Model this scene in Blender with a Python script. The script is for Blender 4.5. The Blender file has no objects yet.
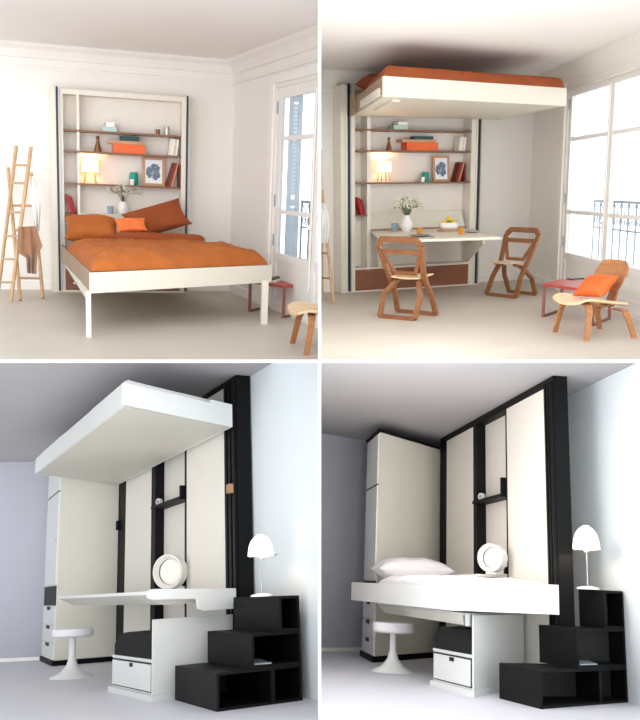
import bpy, bmesh, math, random
from mathutils import Vector, Matrix, noise
random.seed(7)
SC = bpy.context.scene
COL = SC.collection
PI = math.pi
FPX = 850.0                     # focal length in pixels of the 640x720 frame
CAM = Vector((0, 0, 6.0))
GU, GV = 319.6, 361.3           # where the partitions between the four rooms stand

# ------------------------------------------------------------------ materials
def lin(c):
    return tuple(((v/255.0)/12.92 if v/255.0 <= 0.04045 else ((v/255.0+0.055)/1.055)**2.4) for v in c) + (1.0,)
MATS = {}
def mat(name, rgb, rough=0.6, metal=0.0, var=0.04, scale=6.0, bump=0.0, bscale=60.0, sheen=0.0, emit=None, estr=0.0, spec=0.5, coat=0.0):
    if name in MATS: return MATS[name]
    m = bpy.data.materials.new(name); m.use_nodes = True
    nt = m.node_tree; b = nt.nodes['Principled BSDF']
    c = lin(rgb)
    tc = nt.nodes.new('ShaderNodeTexCoord')
    if var > 0:
        n = nt.nodes.new('ShaderNodeTexNoise'); n.inputs['Scale'].default_value = scale; n.inputs['Detail'].default_value = 4
        nt.links.new(tc.outputs['Object'], n.inputs['Vector'])
        r = nt.nodes.new('ShaderNodeValToRGB')
        r.color_ramp.elements[0].position = 0.3; r.color_ramp.elements[1].position = 0.7
        r.color_ramp.elements[0].color = tuple(max(0, v*(1-var)) for v in c[:3]) + (1,)
        r.color_ramp.elements[1].color = tuple(min(1, v*(1+var)) for v in c[:3]) + (1,)
        nt.links.new(n.outputs['Fac'], r.inputs['Fac']); nt.links.new(r.outputs['Color'], b.inputs['Base Color'])
    else:
        b.inputs['Base Color'].default_value = c
    b.inputs['Roughness'].default_value = rough; b.inputs['Metallic'].default_value = metal
    b.inputs['Specular IOR Level'].default_value = spec
    if coat: b.inputs['Coat Weight'].default_value = coat
    if sheen: b.inputs['Sheen Weight'].default_value = sheen
    if bump:
        n2 = nt.nodes.new('ShaderNodeTexNoise'); n2.inputs['Scale'].default_value = bscale; n2.inputs['Detail'].default_value = 3
        nt.links.new(tc.outputs['Object'], n2.inputs['Vector'])
        bp = nt.nodes.new('ShaderNodeBump'); bp.inputs['Strength'].default_value = bump; bp.inputs['Distance'].default_value = 0.01
        nt.links.new(n2.outputs['Fac'], bp.inputs['Height']); nt.links.new(bp.outputs['Normal'], b.inputs['Normal'])
    if emit:
        b.inputs['Emission Color'].default_value = lin(emit); b.inputs['Emission Strength'].default_value = estr
    MATS[name] = m
    return m
def wood(name, rgb, rgb2, rough=0.45, scale=3.0, stretch=(1, 1, 12)):
    if name in MATS: return MATS[name]
    m = bpy.data.materials.new(name); m.use_nodes = True
    nt = m.node_tree; b = nt.nodes['Principled BSDF']
    tc = nt.nodes.new('ShaderNodeTexCoord'); mp = nt.nodes.new('ShaderNodeMapping')
    mp.inputs['Scale'].default_value = stretch
    n = nt.nodes.new('ShaderNodeTexNoise'); n.inputs['Scale'].default_value = scale; n.inputs['Detail'].default_value = 6; n.inputs['Distortion'].default_value = 0.6
    r = nt.nodes.new('ShaderNodeValToRGB'); r.color_ramp.elements[0].position = 0.3; r.color_ramp.elements[1].position = 0.7
    r.color_ramp.elements[0].color = lin(rgb); r.color_ramp.elements[1].color = lin(rgb2)
    nt.links.new(tc.outputs['Object'], mp.inputs['Vector']); nt.links.new(mp.outputs['Vector'], n.inputs['Vector'])
    nt.links.new(n.outputs['Fac'], r.inputs['Fac']); nt.links.new(r.outputs['Color'], b.inputs['Base Color'])
    b.inputs['Roughness'].default_value = rough
    MATS[name] = m
    return m
def glass(name, tint=(1, 1, 1), fac=0.06):
    if name in MATS: return MATS[name]
    m = bpy.data.materials.new(name); m.use_nodes = True
    nt = m.node_tree; nt.nodes.clear()
    o = nt.nodes.new('ShaderNodeOutputMaterial'); mx = nt.nodes.new('ShaderNodeMixShader')
    t = nt.nodes.new('ShaderNodeBsdfTransparent'); t.inputs['Color'].default_value = tuple(tint) + (1,)
    g = nt.nodes.new('ShaderNodeBsdfGlossy'); g.inputs['Roughness'].default_value = 0.03
    mx.inputs['Fac'].default_value = fac
    nt.links.new(t.outputs[0], mx.inputs[1]); nt.links.new(g.outputs[0], mx.inputs[2]); nt.links.new(mx.outputs[0], o.inputs['Surface'])
    MATS[name] = m
    return m

# ------------------------------------------------------------------ mesh builder
class MB:
    def __init__(s): s.bm = bmesh.new()
    def face(s, vs):
        try: return s.bm.faces.new(vs)
        except ValueError: return None
    def hexa(s, b, t):
        """solid between two polygons of the same count (bottom, top)"""
        vb = [s.bm.verts.new(p) for p in b]; vt = [s.bm.verts.new(p) for p in t]; n = len(b)
        s.face(vb[::-1]); s.face(vt)
        for i in range(n): s.face([vb[i], vb[(i+1) % n], vt[(i+1) % n], vt[i]])
        return s
    def box(s, x0, x1, y0, y1, z0, z1):
        return s.hexa([(x0, y0, z0), (x1, y0, z0), (x1, y1, z0), (x0, y1, z0)], [(x0, y0, z1), (x1, y0, z1), (x1, y1, z1), (x0, y1, z1)])
    def prism(s, poly, z0, z1):
        return s.hexa([(p[0], p[1], z0) for p in poly], [(p[0], p[1], z1) for p in poly])
    def lathe(s, prof, c=(0, 0, 0), seg=24, ax=None):
        """prof: list of (r, z); closed top and bottom when r = 0; ax: rotation matrix"""
        rings = []
        c = Vector(c)
        for r, z in prof:
            if r < 1e-6:
                p = Vector((0, 0, z)); p = (ax @ p if ax else p) + c
                rings.append([s.bm.verts.new(p)])
            else:
                ring = []
                for i in range(seg):
                    a = 2*PI*i/seg; p = Vector((r*math.cos(a), r*math.sin(a), z)); p = (ax @ p if ax else p) + c
                    ring.append(s.bm.verts.new(p))
                rings.append(ring)
        for a, b in zip(rings, rings[1:]):
            for i in range(seg):
                j = (i+1) % seg
                if len(a) == 1 and len(b) == 1: continue
                if len(a) == 1: s.face([a[0], b[j], b[i]][::-1])
                elif len(b) == 1: s.face([a[i], a[j], b[0]])
                else: s.face([a[i], a[j], b[j], b[i]])
        return s
    def cyl(s, c, r, z0, z1, seg=20, r2=None):
        r2 = r if r2 is None else r2
        return s.lathe([(0, z0), (r, z0), (r2, z1), (0, z1)], c, seg)
    def tube(s, pts, r, seg=10, closed=False, r2=None):
        pts = [Vector(p) for p in pts]; n = len(pts); rings = []
        for i, p in enumerate(pts):
            if closed: t = pts[(i+1) % n] - pts[i-1]
            else: t = pts[min(i+1, n-1)] - pts[max(i-1, 0)]
            t.normalize()
            u = t.orthogonal().normalized()
            if abs(t.z) < 0.95: u = t.cross(Vector((0, 0, 1))).normalized()
            else: u = t.cross(Vector((0, 1, 0))).normalized()
            v = t.cross(u)
            rr = r if r2 is None else r + (r2-r)*i/max(1, n-1)
            rings.append([s.bm.verts.new(p + u*rr*math.cos(2*PI*k/seg) + v*rr*math.sin(2*PI*k/seg)) for k in range(seg)])
        m = n if closed else n-1
        for i in range(m):
            a, b = rings[i], rings[(i+1) % n]
            for k in range(seg): s.face([a[k], a[(k+1) % seg], b[(k+1) % seg], b[k]])
        if not closed:
            s.face(rings[0][::-1]); s.face(rings[-1])
        return s
    def ribbon(s, pts, wdir, w, t, closed=False, w2=None):
        """rectangular section swept along pts: width w along wdir, thickness t across"""
        pts = [Vector(p) for p in pts]; n = len(pts); rings = []; wd = Vector(wdir).normalized()
        for i, p in enumerate(pts):
            if closed: t0 = (pts[i] - pts[i-1]).normalized(); t1 = (pts[(i+1) % n] - pts[i]).normalized()
            else:
                t0 = (pts[i] - pts[max(i-1, 0)]); t1 = (pts[min(i+1, n-1)] - pts[i])
                if t0.length < 1e-9: t0 = t1.copy()
                if t1.length < 1e-9: t1 = t0.copy()
                t0.normalize(); t1.normalize()
            tt = (t0+t1)
            if tt.length < 1e-6: tt = t1
            tt.normalize()
            k = wd.cross(tt)
            if k.length < 1e-6: k = tt.orthogonal()
            k.normalize()
            sc = 1.0/max(0.5, tt.dot(t1))
            ww = w if w2 is None else w + (w2-w)*i/max(1, n-1)
            a = wd*ww/2; b = k*t/2*sc
            rings.append([s.bm.verts.new(q) for q in (p-a-b, p+a-b, p+a+b, p-a+b)])
        m = n if closed else n-1
        for i in range(m):
            a, b = rings[i], rings[(i+1) % n]
            for k in range(4): s.face([a[k], a[(k+1) % 4], b[(k+1) % 4], b[k]])
        if not closed: s.face(rings[0][::-1]); s.face(rings[-1])
        return s
    def sheet(s, nx, ny, top, bot):
        """closed solid between two functions of (i/nx, j/ny)"""
        T = [[s.bm.verts.new(top(i/nx, j/ny)) for j in range(ny+1)] for i in range(nx+1)]
        B = [[s.bm.verts.new(bot(i/nx, j/ny)) for j in range(ny+1)] for i in range(nx+1)]
        for i in range(nx):
            for j in range(ny):
                s.face([T[i][j], T[i+1][j], T[i+1][j+1], T[i][j+1]]); s.face([B[i][j], B[i][j+1], B[i+1][j+1], B[i+1][j]])
        for i in range(nx):
            s.face([T[i][0], B[i][0], B[i+1][0], T[i+1][0]]); s.face([T[i][ny], T[i+1][ny], B[i+1][ny], B[i][ny]])
        for j in range(ny):
            s.face([T[0][j], T[0][j+1], B[0][j+1], B[0][j]]); s.face([T[nx][j], B[nx][j], B[nx][j+1], T[nx][j+1]])
        return s
    def sphere(s, c, r, sx=1, sy=1, sz=1, seg=14, rings=8):
        prof = [(r*math.sin(PI*i/rings), -r*math.cos(PI*i/rings)) for i in range(rings+1)]
        prof[0] = (0, -r); prof[-1] = (0, r)
        return s.lathe(prof, c, seg, Matrix.Diagonal((sx, sy, sz)))
    def shift(s, o):
        for v in s.bm.verts: v.co -= Vector(o)
        return s
    def bevel(s, w, seg=2):
        es = [e for e in s.bm.edges if len(e.link_faces) == 2 and e.calc_face_angle(0) > 0.6]
        bmesh.ops.bevel(s.bm, geom=es, offset=w, segments=seg, profile=0.5, affect='EDGES', clamp_overlap=True)
        return s
    def build(s, name, m, parent=None, smooth=False, auto=True, M=None):
        bmesh.ops.recalc_face_normals(s.bm, faces=s.bm.faces[:])
        me = bpy.data.meshes.new(name); s.bm.to_mesh(me); s.bm.free()
        me.materials.append(m)
        if smooth:
            me.polygons.foreach_set('use_smooth', [True]*len(me.polygons))
            if auto: me.set_sharp_from_angle(angle=0.7)
        o = bpy.data.objects.new(name, me); COL.objects.link(o)
        if parent is not None: o.parent = parent
        if M is not None: o.matrix_world = M
        return o

def tag(o, label=None, cat=None, group=None, kind=None):
    if label: o['label'] = label
    if cat: o['category'] = cat
    if group: o['group'] = group
    if kind: o['kind'] = kind
    return o

# ------------------------------------------------------------------ rooms
class Room:
    """A level room seen by the one camera; its floor is a plane, +Z its up, and pixels of the photograph are measured into it."""
    def __init__(s, hu, hv, roll, h, vp, axis, cell):
        s.h = h; s.hu, s.hv = hu, hv; s.sl = math.tan(math.radians(roll)); s.cell = cell
        r0 = s.wray(hu-200, s.hor(hu-200)); r1 = s.wray(hu+200, s.hor(hu+200))
        Z = r1.cross(r0)
        if Z.z < 0: Z = -Z
        Z.normalize()
        d = s.wray(vp, s.hor(vp)).normalized()
        if axis == 'x': X = d; Y = Z.cross(X)
        else: Y = d; X = Y.cross(Z)
        O = CAM - Z*h
        s.M = Matrix(((X.x, Y.x, Z.x, O.x), (X.y, Y.y, Z.y, O.y), (X.z, Y.z, Z.z, O.z), (0, 0, 0, 1)))
        s.R = s.M.to_3x3(); s.Rt = s.R.transposed()
    def hor(s, u): return s.hv + s.sl*(u-s.hu)
    def wray(s, u, v): return Vector(((u-320)/FPX, 1.0, (360-v)/FPX))
    def ray(s, u, v): return s.Rt @ s.wray(u, v)
    def cam(s): return Vector((0, 0, s.h))
    def at_z(s, u, v, z=0.0):
        d = s.ray(u, v); return s.cam() + d*((z-s.h)/d.z)
    def on_y(s, u, v, y):
        d = s.ray(u, v); return s.cam() + d*(y/d.y)
    def on_x(s, u, v, x):
        d = s.ray(u, v); return s.cam() + d*(x/d.x)
    def on_plane(s, u, v, p, n):
        d = s.ray(u, v); return s.cam() + d*((Vector(p)-s.cam()).dot(Vector(n))/d.dot(Vector(n)))
    def at_d(s, u, v, dist):
        """point at a distance along the viewing axis"""
        return s.cam() + s.ray(u, v)*dist
    def dist(s, p):
        return (s.R @ (Vector(p)-s.cam())).y
    def mpp(s, p): return s.dist(p)/FPX
    def z_of(s, p, v):
        """height above p (x, y) that lands on image row v"""
        lo, hi = -2.0, 6.0
        for _ in range(50):
            m = (lo+hi)/2; q = s.R @ (Vector((p[0], p[1], m))-s.cam())
            if 360 - FPX*q.z/q.y > v: lo = m
            else: hi = m
        return (lo+hi)/2
    def pix(s, p):
        q = s.R @ (Vector(p)-s.cam()); return (320+FPX*q.x/q.y, 360-FPX*q.z/q.y)
    def clip(s, o):
        """cut a surface of the room where the partitions to its neighbours stand"""
        inv = o.matrix_world.inverted()
        a = (GU-320)/FPX; b = (360-GV)/FPX
        nx = Vector((1, -a, 0)) if s.cell[0] < 0 else Vector((-1, a, 0))
        nz = Vector((0, b, -1)) if s.cell[1] > 0 else Vector((0, -b, 1))
        front = Vector((0, CAM.y + (6.55 if s.cell[1] > 0 else 5.98), 0))
        for n, at in ((nx, CAM), (nz, CAM), (Vector((0, -1, 0)), front)):
            if len(o.data.polygons) == 0: break
            bm = bmesh.new(); bm.from_mesh(o.data)
            co = inv @ at; no = (inv.to_3x3() @ n).normalized()
            g = bmesh.ops.bisect_plane(bm, geom=bm.verts[:]+bm.edges[:]+bm.faces[:], plane_co=co, plane_no=no, clear_outer=True, dist=1e-6)
            es = [e for e in g['geom_cut'] if isinstance(e, bmesh.types.BMEdge)]
            if es: bmesh.ops.holes_fill(bm, edges=es, sides=0)
            bm.to_mesh(o.data); bm.free()
        return o
    # ---- linking
    def frame(s, pos=(0, 0, 0), yaw=0.0, rot=None):
        L = Matrix.Translation(Vector(pos)) @ (rot.to_4x4() if rot is not None else Matrix.Rotation(yaw, 4, 'Z'))
        return s.M @ L
    def thing(s, name, label, cat, pos=(0, 0, 0), yaw=0.0, group=None, rot=None):
        o = bpy.data.objects.new(name, None); COL.objects.link(o); o.empty_display_size = 0.1
        o.matrix_world = s.frame(pos, yaw, rot)
        return tag(o, label, cat, group)
    def solo(s, name, mb, m, label, cat, pos=(0, 0, 0), yaw=0.0, group=None, rot=None, smooth=False):
        o = mb.build(name, m, None, smooth, M=s.frame(pos, yaw, rot))
        return tag(o, label, cat, group)
    def struct(s, name, mb, m, pos=(0, 0, 0), yaw=0.0, rot=None, clip=True, label=None, smooth=False):
        o = mb.build(name, m, None, smooth, M=s.frame(pos, yaw, rot))
        tag(o, label, None, None, 'structure')
        if clip: s.clip(o)
        return o

# reusable soft shapes
def bilin(q, a, b):
    return (q[0]*(1-a)+q[1]*a)*(1-b) + (q[3]*(1-a)+q[2]*a)*b
def pad(mb, q, z0, thick, nx=30, ny=30, rnd=0.06, wr=0.0, wf=3.0, seed=0.0, extra=None, low=0.25):
    """soft slab on the quadrilateral q (room points), bottom at z0"""
    q = [Vector((p[0], p[1], 0)) for p in q]
    def ease(t):
        n = 5
        return t
    def ed(t):
        e = min(t, 1-t)
        return math.sqrt(max(0.0, 1-(1-min(1, e/rnd))**2)) if e < rnd else 1.0
    def g(t):   # cluster rows toward the edges
        return 0.5-0.5*math.cos(PI*t)*abs(math.cos(PI*t))**0.0 if False else (0.5-0.5*math.cos(PI*t))*0.5+t*0.5
    def top(a, b):
        a, b = g(a), g(b); p = bilin(q, a, b); e = min(ed(a), ed(b)) if min(a, b, 1-a, 1-b) > 0 else 0.0
        e = ed(a)*ed(b)
        n = noise.noise(Vector((p.x*wf+seed, p.y*wf*1.3, seed)))*wr + noise.noise(Vector((p.x*wf*2.7, p.y*wf*2.9+seed, 3)))*wr*0.45 + abs(noise.noise(Vector((p.x*wf*5.5+p.y*3, p.y*wf*2.2, seed+7))))*wr*0.55
        x = extra(a, b) if extra else 0.0
        return Vector((p.x, p.y, z0 + thick*(low+(1-low)*e) + (n+x)*e))
    def bot(a, b):
        a, b = g(a), g(b); p = bilin(q, a, b); return Vector((p.x, p.y, z0))
    return mb.sheet(nx, ny, top, bot)
def pillow_mb(w, d, t, seed=0.0, wr=0.02, n=26, pinch=0.12):
    mb = MB()
    def f(a, b, sgn):
        x, y = 2*a-1, 2*b-1
        e = max(0.0, (1-abs(x)**3.2))**0.6*max(0.0, (1-abs(y)**3.2))**0.6
        k = 1-pinch*(1-abs(x)**2)*abs(y)**4; k2 = 1-pinch*(1-abs(y)**2)*abs(x)**4
        nn = noise.noise(Vector((x*2.2+seed, y*2.2-seed, seed+sgn)))*wr + noise.noise(Vector((x*5+seed, y*5, seed)))*wr*0.5
        return Vector((x*w/2*k2, y*d/2*k, sgn*(t/2*e + 0.004) + nn*e))
    return mb.sheet(n, n, lambda a, b: f(a, b, 1), lambda a, b: f(a, b, -1))

# ------------------------------------------------------------------ material palette
M_wall = mat('warm_white_plaster', (234, 230, 225), 0.85, var=0.015, scale=1.5, bump=0.03, bscale=40)
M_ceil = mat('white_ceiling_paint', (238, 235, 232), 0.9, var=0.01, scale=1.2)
M_floor = mat('pale_screed', (194, 186, 175), 0.5, var=0.05, scale=1.3, bump=0.02, bscale=20)
M_trim = mat('white_gloss_trim', (238, 236, 232), 0.5, var=0.01)
M_cream = mat('cream_lacquer', (226, 221, 208), 0.4, var=0.01)
M_cream2 = mat('cream_lacquer_inner', (232, 225, 216), 0.5, var=0.01)
M_black = mat('black_track', (28, 32, 42), 0.35, var=0.0)
M_alu = mat('grey_aluminium', (170, 172, 175), 0.35, 0.6, var=0.0)
M_walnut = wood('walnut_edge', (118, 82, 60), (142, 102, 76), 0.5, 4, (12, 1, 1))
M_kick = wood('brown_kickboard', (128, 78, 54), (146, 92, 66), 0.45, 3, (1, 6, 14))
M_railwood = wood('taupe_veneer', (150, 122, 98), (170, 140, 115), 0.5, 4, (1, 1, 10))
M_pine = wood('pale_pine', (186, 148, 106), (206, 172, 132), 0.5, 5, (8, 8, 1))
M_ply = wood('chair_walnut_ply', (122, 76, 44), (150, 98, 60), 0.4, 4, (3, 3, 10))
M_seatply = wood('light_ash_ply', (214, 180, 138), (230, 202, 164), 0.4, 4, (10, 1, 3))
M_backply = wood('golden_walnut_ply', (158, 104, 62), (184, 128, 82), 0.38, 4, (1, 3, 10))
M_orange = mat('burnt_orange_linen', (178, 98, 38), 0.85, var=0.10, scale=5, bump=0.25, bscale=220)
M_rust = mat('rust_linen', (148, 72, 30), 0.85, var=0.10, scale=5, bump=0.25, bscale=220)
M_bright = mat('bright_orange_cotton', (240, 124, 64), 0.8, var=0.06, scale=6, bump=0.2, bscale=250)
M_vivid = mat('vivid_orange_cotton', (226, 100, 40), 0.8, var=0.06, scale=6, bump=0.2, bscale=250)
M_brown_cloth = mat('brown_wool', (150, 108, 78), 0.9, var=0.12, scale=8, bump=0.3, bscale=180, sheen=0.3)
M_white_cloth = mat('white_cotton', (236, 234, 230), 0.9, var=0.02, scale=8, bump=0.2, bscale=200)
M_sheet = mat('white_bed_linen', (228, 226, 230), 0.85, var=0.02, scale=6, bump=0.15, bscale=200)
M_red = mat('brick_red_lacquer', (172, 72, 64), 0.4, var=0.05, scale=5)
M_redframe = mat('red_brown_metal', (138, 84, 72), 0.4, var=0.05)
M_teal = mat('teal_ceramic', (20, 150, 135), 0.35, var=0.05)
M_tealbook = mat('dark_teal_cloth', (40, 82, 80), 0.7, var=0.06)
M_mint = mat('pale_mint_glass', (176, 206, 200), 0.25, var=0.03)
M_wht = mat('white_ceramic', (240, 238, 234), 0.3, var=0.01)
M_boxorange = mat('orange_card', (236, 106, 52), 0.6, var=0.03)
M_tray = wood('orange_wood', (186, 136, 100), (202, 156, 120), 0.5)
M_brass = mat('aged_brass', (132, 88, 58), 0.35, 0.6, var=0.08)
M_silver = mat('brushed_silver', (190, 186, 178), 0.3, 0.8, var=0.04)
M_paper = mat('book_paper', (238, 234, 222), 0.8, var=0.02)
M_book = [mat('book_cream', (236, 228, 210), 0.7), mat('book_white', (244, 242, 236), 0.7), mat('book_sand', (222, 206, 180), 0.7),
          mat('book_maroon', (112, 38, 24), 0.6), mat('book_rust', (152, 62, 34), 0.6), mat('book_tan', (206, 158, 112), 0.6), mat('book_scarlet', (182, 30, 32), 0.55), mat('book_crimson', (158, 20, 28), 0.55), mat('book_darkred', (128, 22, 26), 0.55)]
M_shade = mat('glowing_shade', (255, 240, 205), 0.8, var=0.0, emit=(255, 228, 180), estr=1.1)
M_shade2 = mat('glowing_white_shade', (255, 250, 240), 0.5, var=0.0, emit=(255, 244, 226), estr=1.6)
M_leaf = mat('grey_green_stem', (120, 128, 96), 0.8, var=0.1)
M_flower = mat('white_blossom', (232, 230, 214), 0.8, var=0.05)
M_greycup = mat('blue_grey_ceramic', (150, 164, 178), 0.4, var=0.04)
M_amber = mat('amber_glass', (206, 138, 24), 0.1, var=0.02)
M_plate = mat('grey_stoneware', (120, 124, 128), 0.4, var=0.05)
M_lemon = mat('lemon_peel', (238, 200, 24), 0.5, var=0.06, bump=0.2, bscale=90)
M_lime = mat('green_peel', (116, 138, 40), 0.5, var=0.08)
M_phone = mat('black_plastic', (24, 24, 28), 0.3, var=0.0)
M_iron = mat('grey_blue_iron', (150, 164, 180), 0.5, 0.0, var=0.04)
def shutter_paint():
    m = bpy.data.materials.new('pale_blue_shutter'); m.use_nodes = True; nt = m.node_tree; nt.nodes.clear()
    o = nt.nodes.new('ShaderNodeOutputMaterial'); mx = nt.nodes.new('ShaderNodeMixShader'); mx.inputs['Fac'].default_value = 0.7
    d = nt.nodes.new('ShaderNodeBsdfDiffuse'); t = nt.nodes.new('ShaderNodeBsdfTranslucent')
    n = nt.nodes.new('ShaderNodeTexNoise'); n.inputs['Scale'].default_value = 4; r = nt.nodes.new('ShaderNodeValToRGB')
    r.color_ramp.elements[0].color = lin((232, 240, 246)); r.color_ramp.elements[1].color = lin((244, 249, 252))
    nt.links.new(n.outputs['Fac'], r.inputs['Fac'])
    for q in (d, t): nt.links.new(r.outputs['Color'], q.inputs['Color'])
    nt.links.new(d.outputs[0], mx.inputs[1]); nt.links.new(t.outputs[0], mx.inputs[2]); nt.links.new(mx.outputs[0], o.inputs['Surface'])
    return m
M_shutter = shutter_paint()
M_pane = glass('window_glass', (0.97, 0.985, 1.0), 0.05)
M_part = mat('white_partition_paint', (252, 252, 252), 0.7, var=0.0)
# lower rooms
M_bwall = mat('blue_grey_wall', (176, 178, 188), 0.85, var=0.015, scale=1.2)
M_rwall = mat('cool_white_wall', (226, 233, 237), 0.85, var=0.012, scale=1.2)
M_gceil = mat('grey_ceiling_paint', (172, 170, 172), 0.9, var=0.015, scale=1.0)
M_bfloor = mat('pale_lilac_floor', (208, 208, 216), 0.5, var=0.02, scale=2)
M_lack = mat('white_lacquer', (222, 224, 222), 0.4, var=0.008)
M_panel = mat('offwhite_panel', (236, 232, 224), 0.5, var=0.008)
M_ward = mat('ivory_board', (226, 224, 212), 0.5, var=0.01)
M_ebony = mat('black_stained_wood', (13, 13, 14), 0.55, var=0.12, scale=12, spec=0.15)
M_ebony2 = mat('black_lining', (14, 14, 15), 0.6, var=0.05)
M_cush = mat('black_fabric', (12, 12, 12), 0.95, var=0.1, bump=0.3, bscale=160)
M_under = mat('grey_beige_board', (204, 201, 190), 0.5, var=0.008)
M_steel = mat('satin_steel', (178, 172, 164), 0.3, 0.8, var=0.02)
M_latch = mat('tan_latch', (168, 128, 92), 0.5, var=0.05)
M_mag = mat('magazine_cover', (176, 196, 206), 0.3, var=0.15, scale=9)
M_dial = mat('clock_dial', (230, 232, 234), 0.4, var=0.0)

# =================================================================== upper rooms (plaster room, wall bed with a bookcase behind)
def wallframe(R, C0, vpu):
    d = R.ray(vpu, R.hor(vpu)); W = -Vector((d.x, d.y, 0)).normalized()
    No = Vector((-W.y, W.x, 0)); No = -No if No.dot(Vector((1, 0, 0))) < 0 else No
    Z = W.cross(No)
    if Z.z < 0: No = -No
    L = Matrix(((W.x, No.x, 0, C0[0]), (W.y, No.y, 0, C0[1]), (0, 0, 1, 0), (0, 0, 0, 1)))
    return W, No, L

def local_of(L, p):
    return L.inverted() @ Vector(p)

def book(R, name, label, pos, w, h, d, m, lean, group):
    """one upright book: cover with spine and a paper block; leans about its lower edge"""
    t = R.thing(name, label, 'book', pos, 0.0, group, rot=Matrix.Rotation(lean, 3, 'Y'))
    MB().box(0, w, 0, d, 0, h).bevel(0.003, 1).build('cover', m, t)
    MB().box(0.004, w-0.004, 0.004, d+0.003, 0.004, h+0.002).build('page_block', M_paper, t)
    return t

def vase_flowers(R, pos, w, h, spread, fh, where, seed, lean=0.0, n_stems=52, fsize=0.9):
    v = R.thing('flower_vase', 'white bulbous vase of small white blossoms ' + where, 'vase', pos)
    r = w/2
    MB().lathe([(0, 0), (r*0.62, 0), (r*0.95, h*0.25), (r, h*0.42), (r*0.8, h*0.68), (r*0.5, h*0.86), (r*0.52, h), (r*0.42, h), (r*0.40, h*0.86), (r*0.6, h*0.6), (0, h*0.3)], (0, 0, 0), 24).build('vase_body', M_wht, v, True)
    rnd = random.Random(seed); sm = MB(); fm = MB()
    for i in range(n_stems):
        a = rnd.uniform(0, 2*PI); s = rnd.random()**0.7
        tip = Vector((math.cos(a)*spread*0.58*s, math.sin(a)*spread*0.35*s-lean, h + fh*(1-0.55*s*s)*rnd.uniform(0.65, 1)))
        mid = Vector((tip.x*0.35, tip.y*0.5, h+fh*0.35))
        sm.tube([(tip.x*0.05, tip.y*0.05, h*0.7), mid, tip], 0.0022, 5)
        for k in range(6):
            q = tip + Vector((rnd.uniform(-1, 1), rnd.uniform(-1, 1), rnd.uniform(-1, 0.6)))*0.035
            sm.tube([mid.lerp(tip, 0.6), q], 0.0013, 4)
            fm.sphere(q, fsize*rnd.uniform(0.008, 0.013), seg=6, rings=4)
    sm.build('stem', M_leaf, v); tag(fm.build('blossom', M_flower, v, True), kind='stuff')
    return v

def lounge_chair(R, pos, yaw, label, s=1.0, clip=False):
    t = R.thing('lounge_chair', label, 'chair', pos, yaw)
    ps = []
    # seat faces +y ... front edge at -y (toward the sitter's knees)
    def seat(a, b, o):
        x = (a-0.5)*0.56; y = -0.34+0.54*b; rr = 1-0.10*(abs(2*b-1)**3)-0.05*(1-b)
        z = 0.385-0.075*b + 0.03*(2*a-1)**2 - 0.045*(max(0, 0.25-b)/0.25)**2 + o
        return Vector((x*rr, y + (-0.03*(1-(2*a-1)**2) if b < 0.5 else 0.02*(1-(2*a-1)**2)), z))
    ps.append(MB().sheet(18, 16, lambda a, b: seat(a, b, 0.012), lambda a, b: seat(a, b, -0.012)).build('seat', M_seatply, t, True))
    def back(a, b, o):
        u = 2*a-1; w = 0.25*(1-0.16*abs(2*b-1)**3)
        return Vector((u*w*(1-0.0), 0.15+0.09*b-0.04*u*u + o, 0.45+0.30*b - 0.03*abs(u)**4*(1 if b > 0.5 else -1)))
    ps.append(MB().sheet(18, 12, lambda a, b: back(a, b, -0.008), lambda a, b: back(a, b, 0.008)).build('backrest', M_backply, t, True))
    ps.append(MB().ribbon([(0, -0.10, 0.335), (0, 0.08, 0.295), (0, 0.17, 0.30), (0, 0.205, 0.42), (0, 0.235, 0.60)], (1, 0, 0), 0.13, 0.02).build('spine', M_backply, t))
    for sx in (-1, 1):
        ps.append(MB().ribbon([(sx*0.10, -0.19, 0.345), (sx*0.20, -0.21, 0.335), (sx*0.245, -0.225, 0.26), (sx*0.28, -0.27, 0.0)], (0.1*sx, 1, 0), 0.075, 0.022, w2=0.05).build('leg', M_backply, t))
    for sx in (-1, 1):
        ps.append(MB().ribbon([(sx*0.10, 0.17, 0.27), (sx*0.22, 0.19, 0.265), (sx*0.26, 0.21, 0.18), (sx*0.29, 0.27, 0.0)], (0.1*sx, 1, 0), 0.075, 0.022, w2=0.05).build('leg', M_backply, t))
    t.scale = (s, s, s)
    if clip:
        bpy.context.view_layer.update()
        for o in ps: R.clip(o)
    return t

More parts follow.
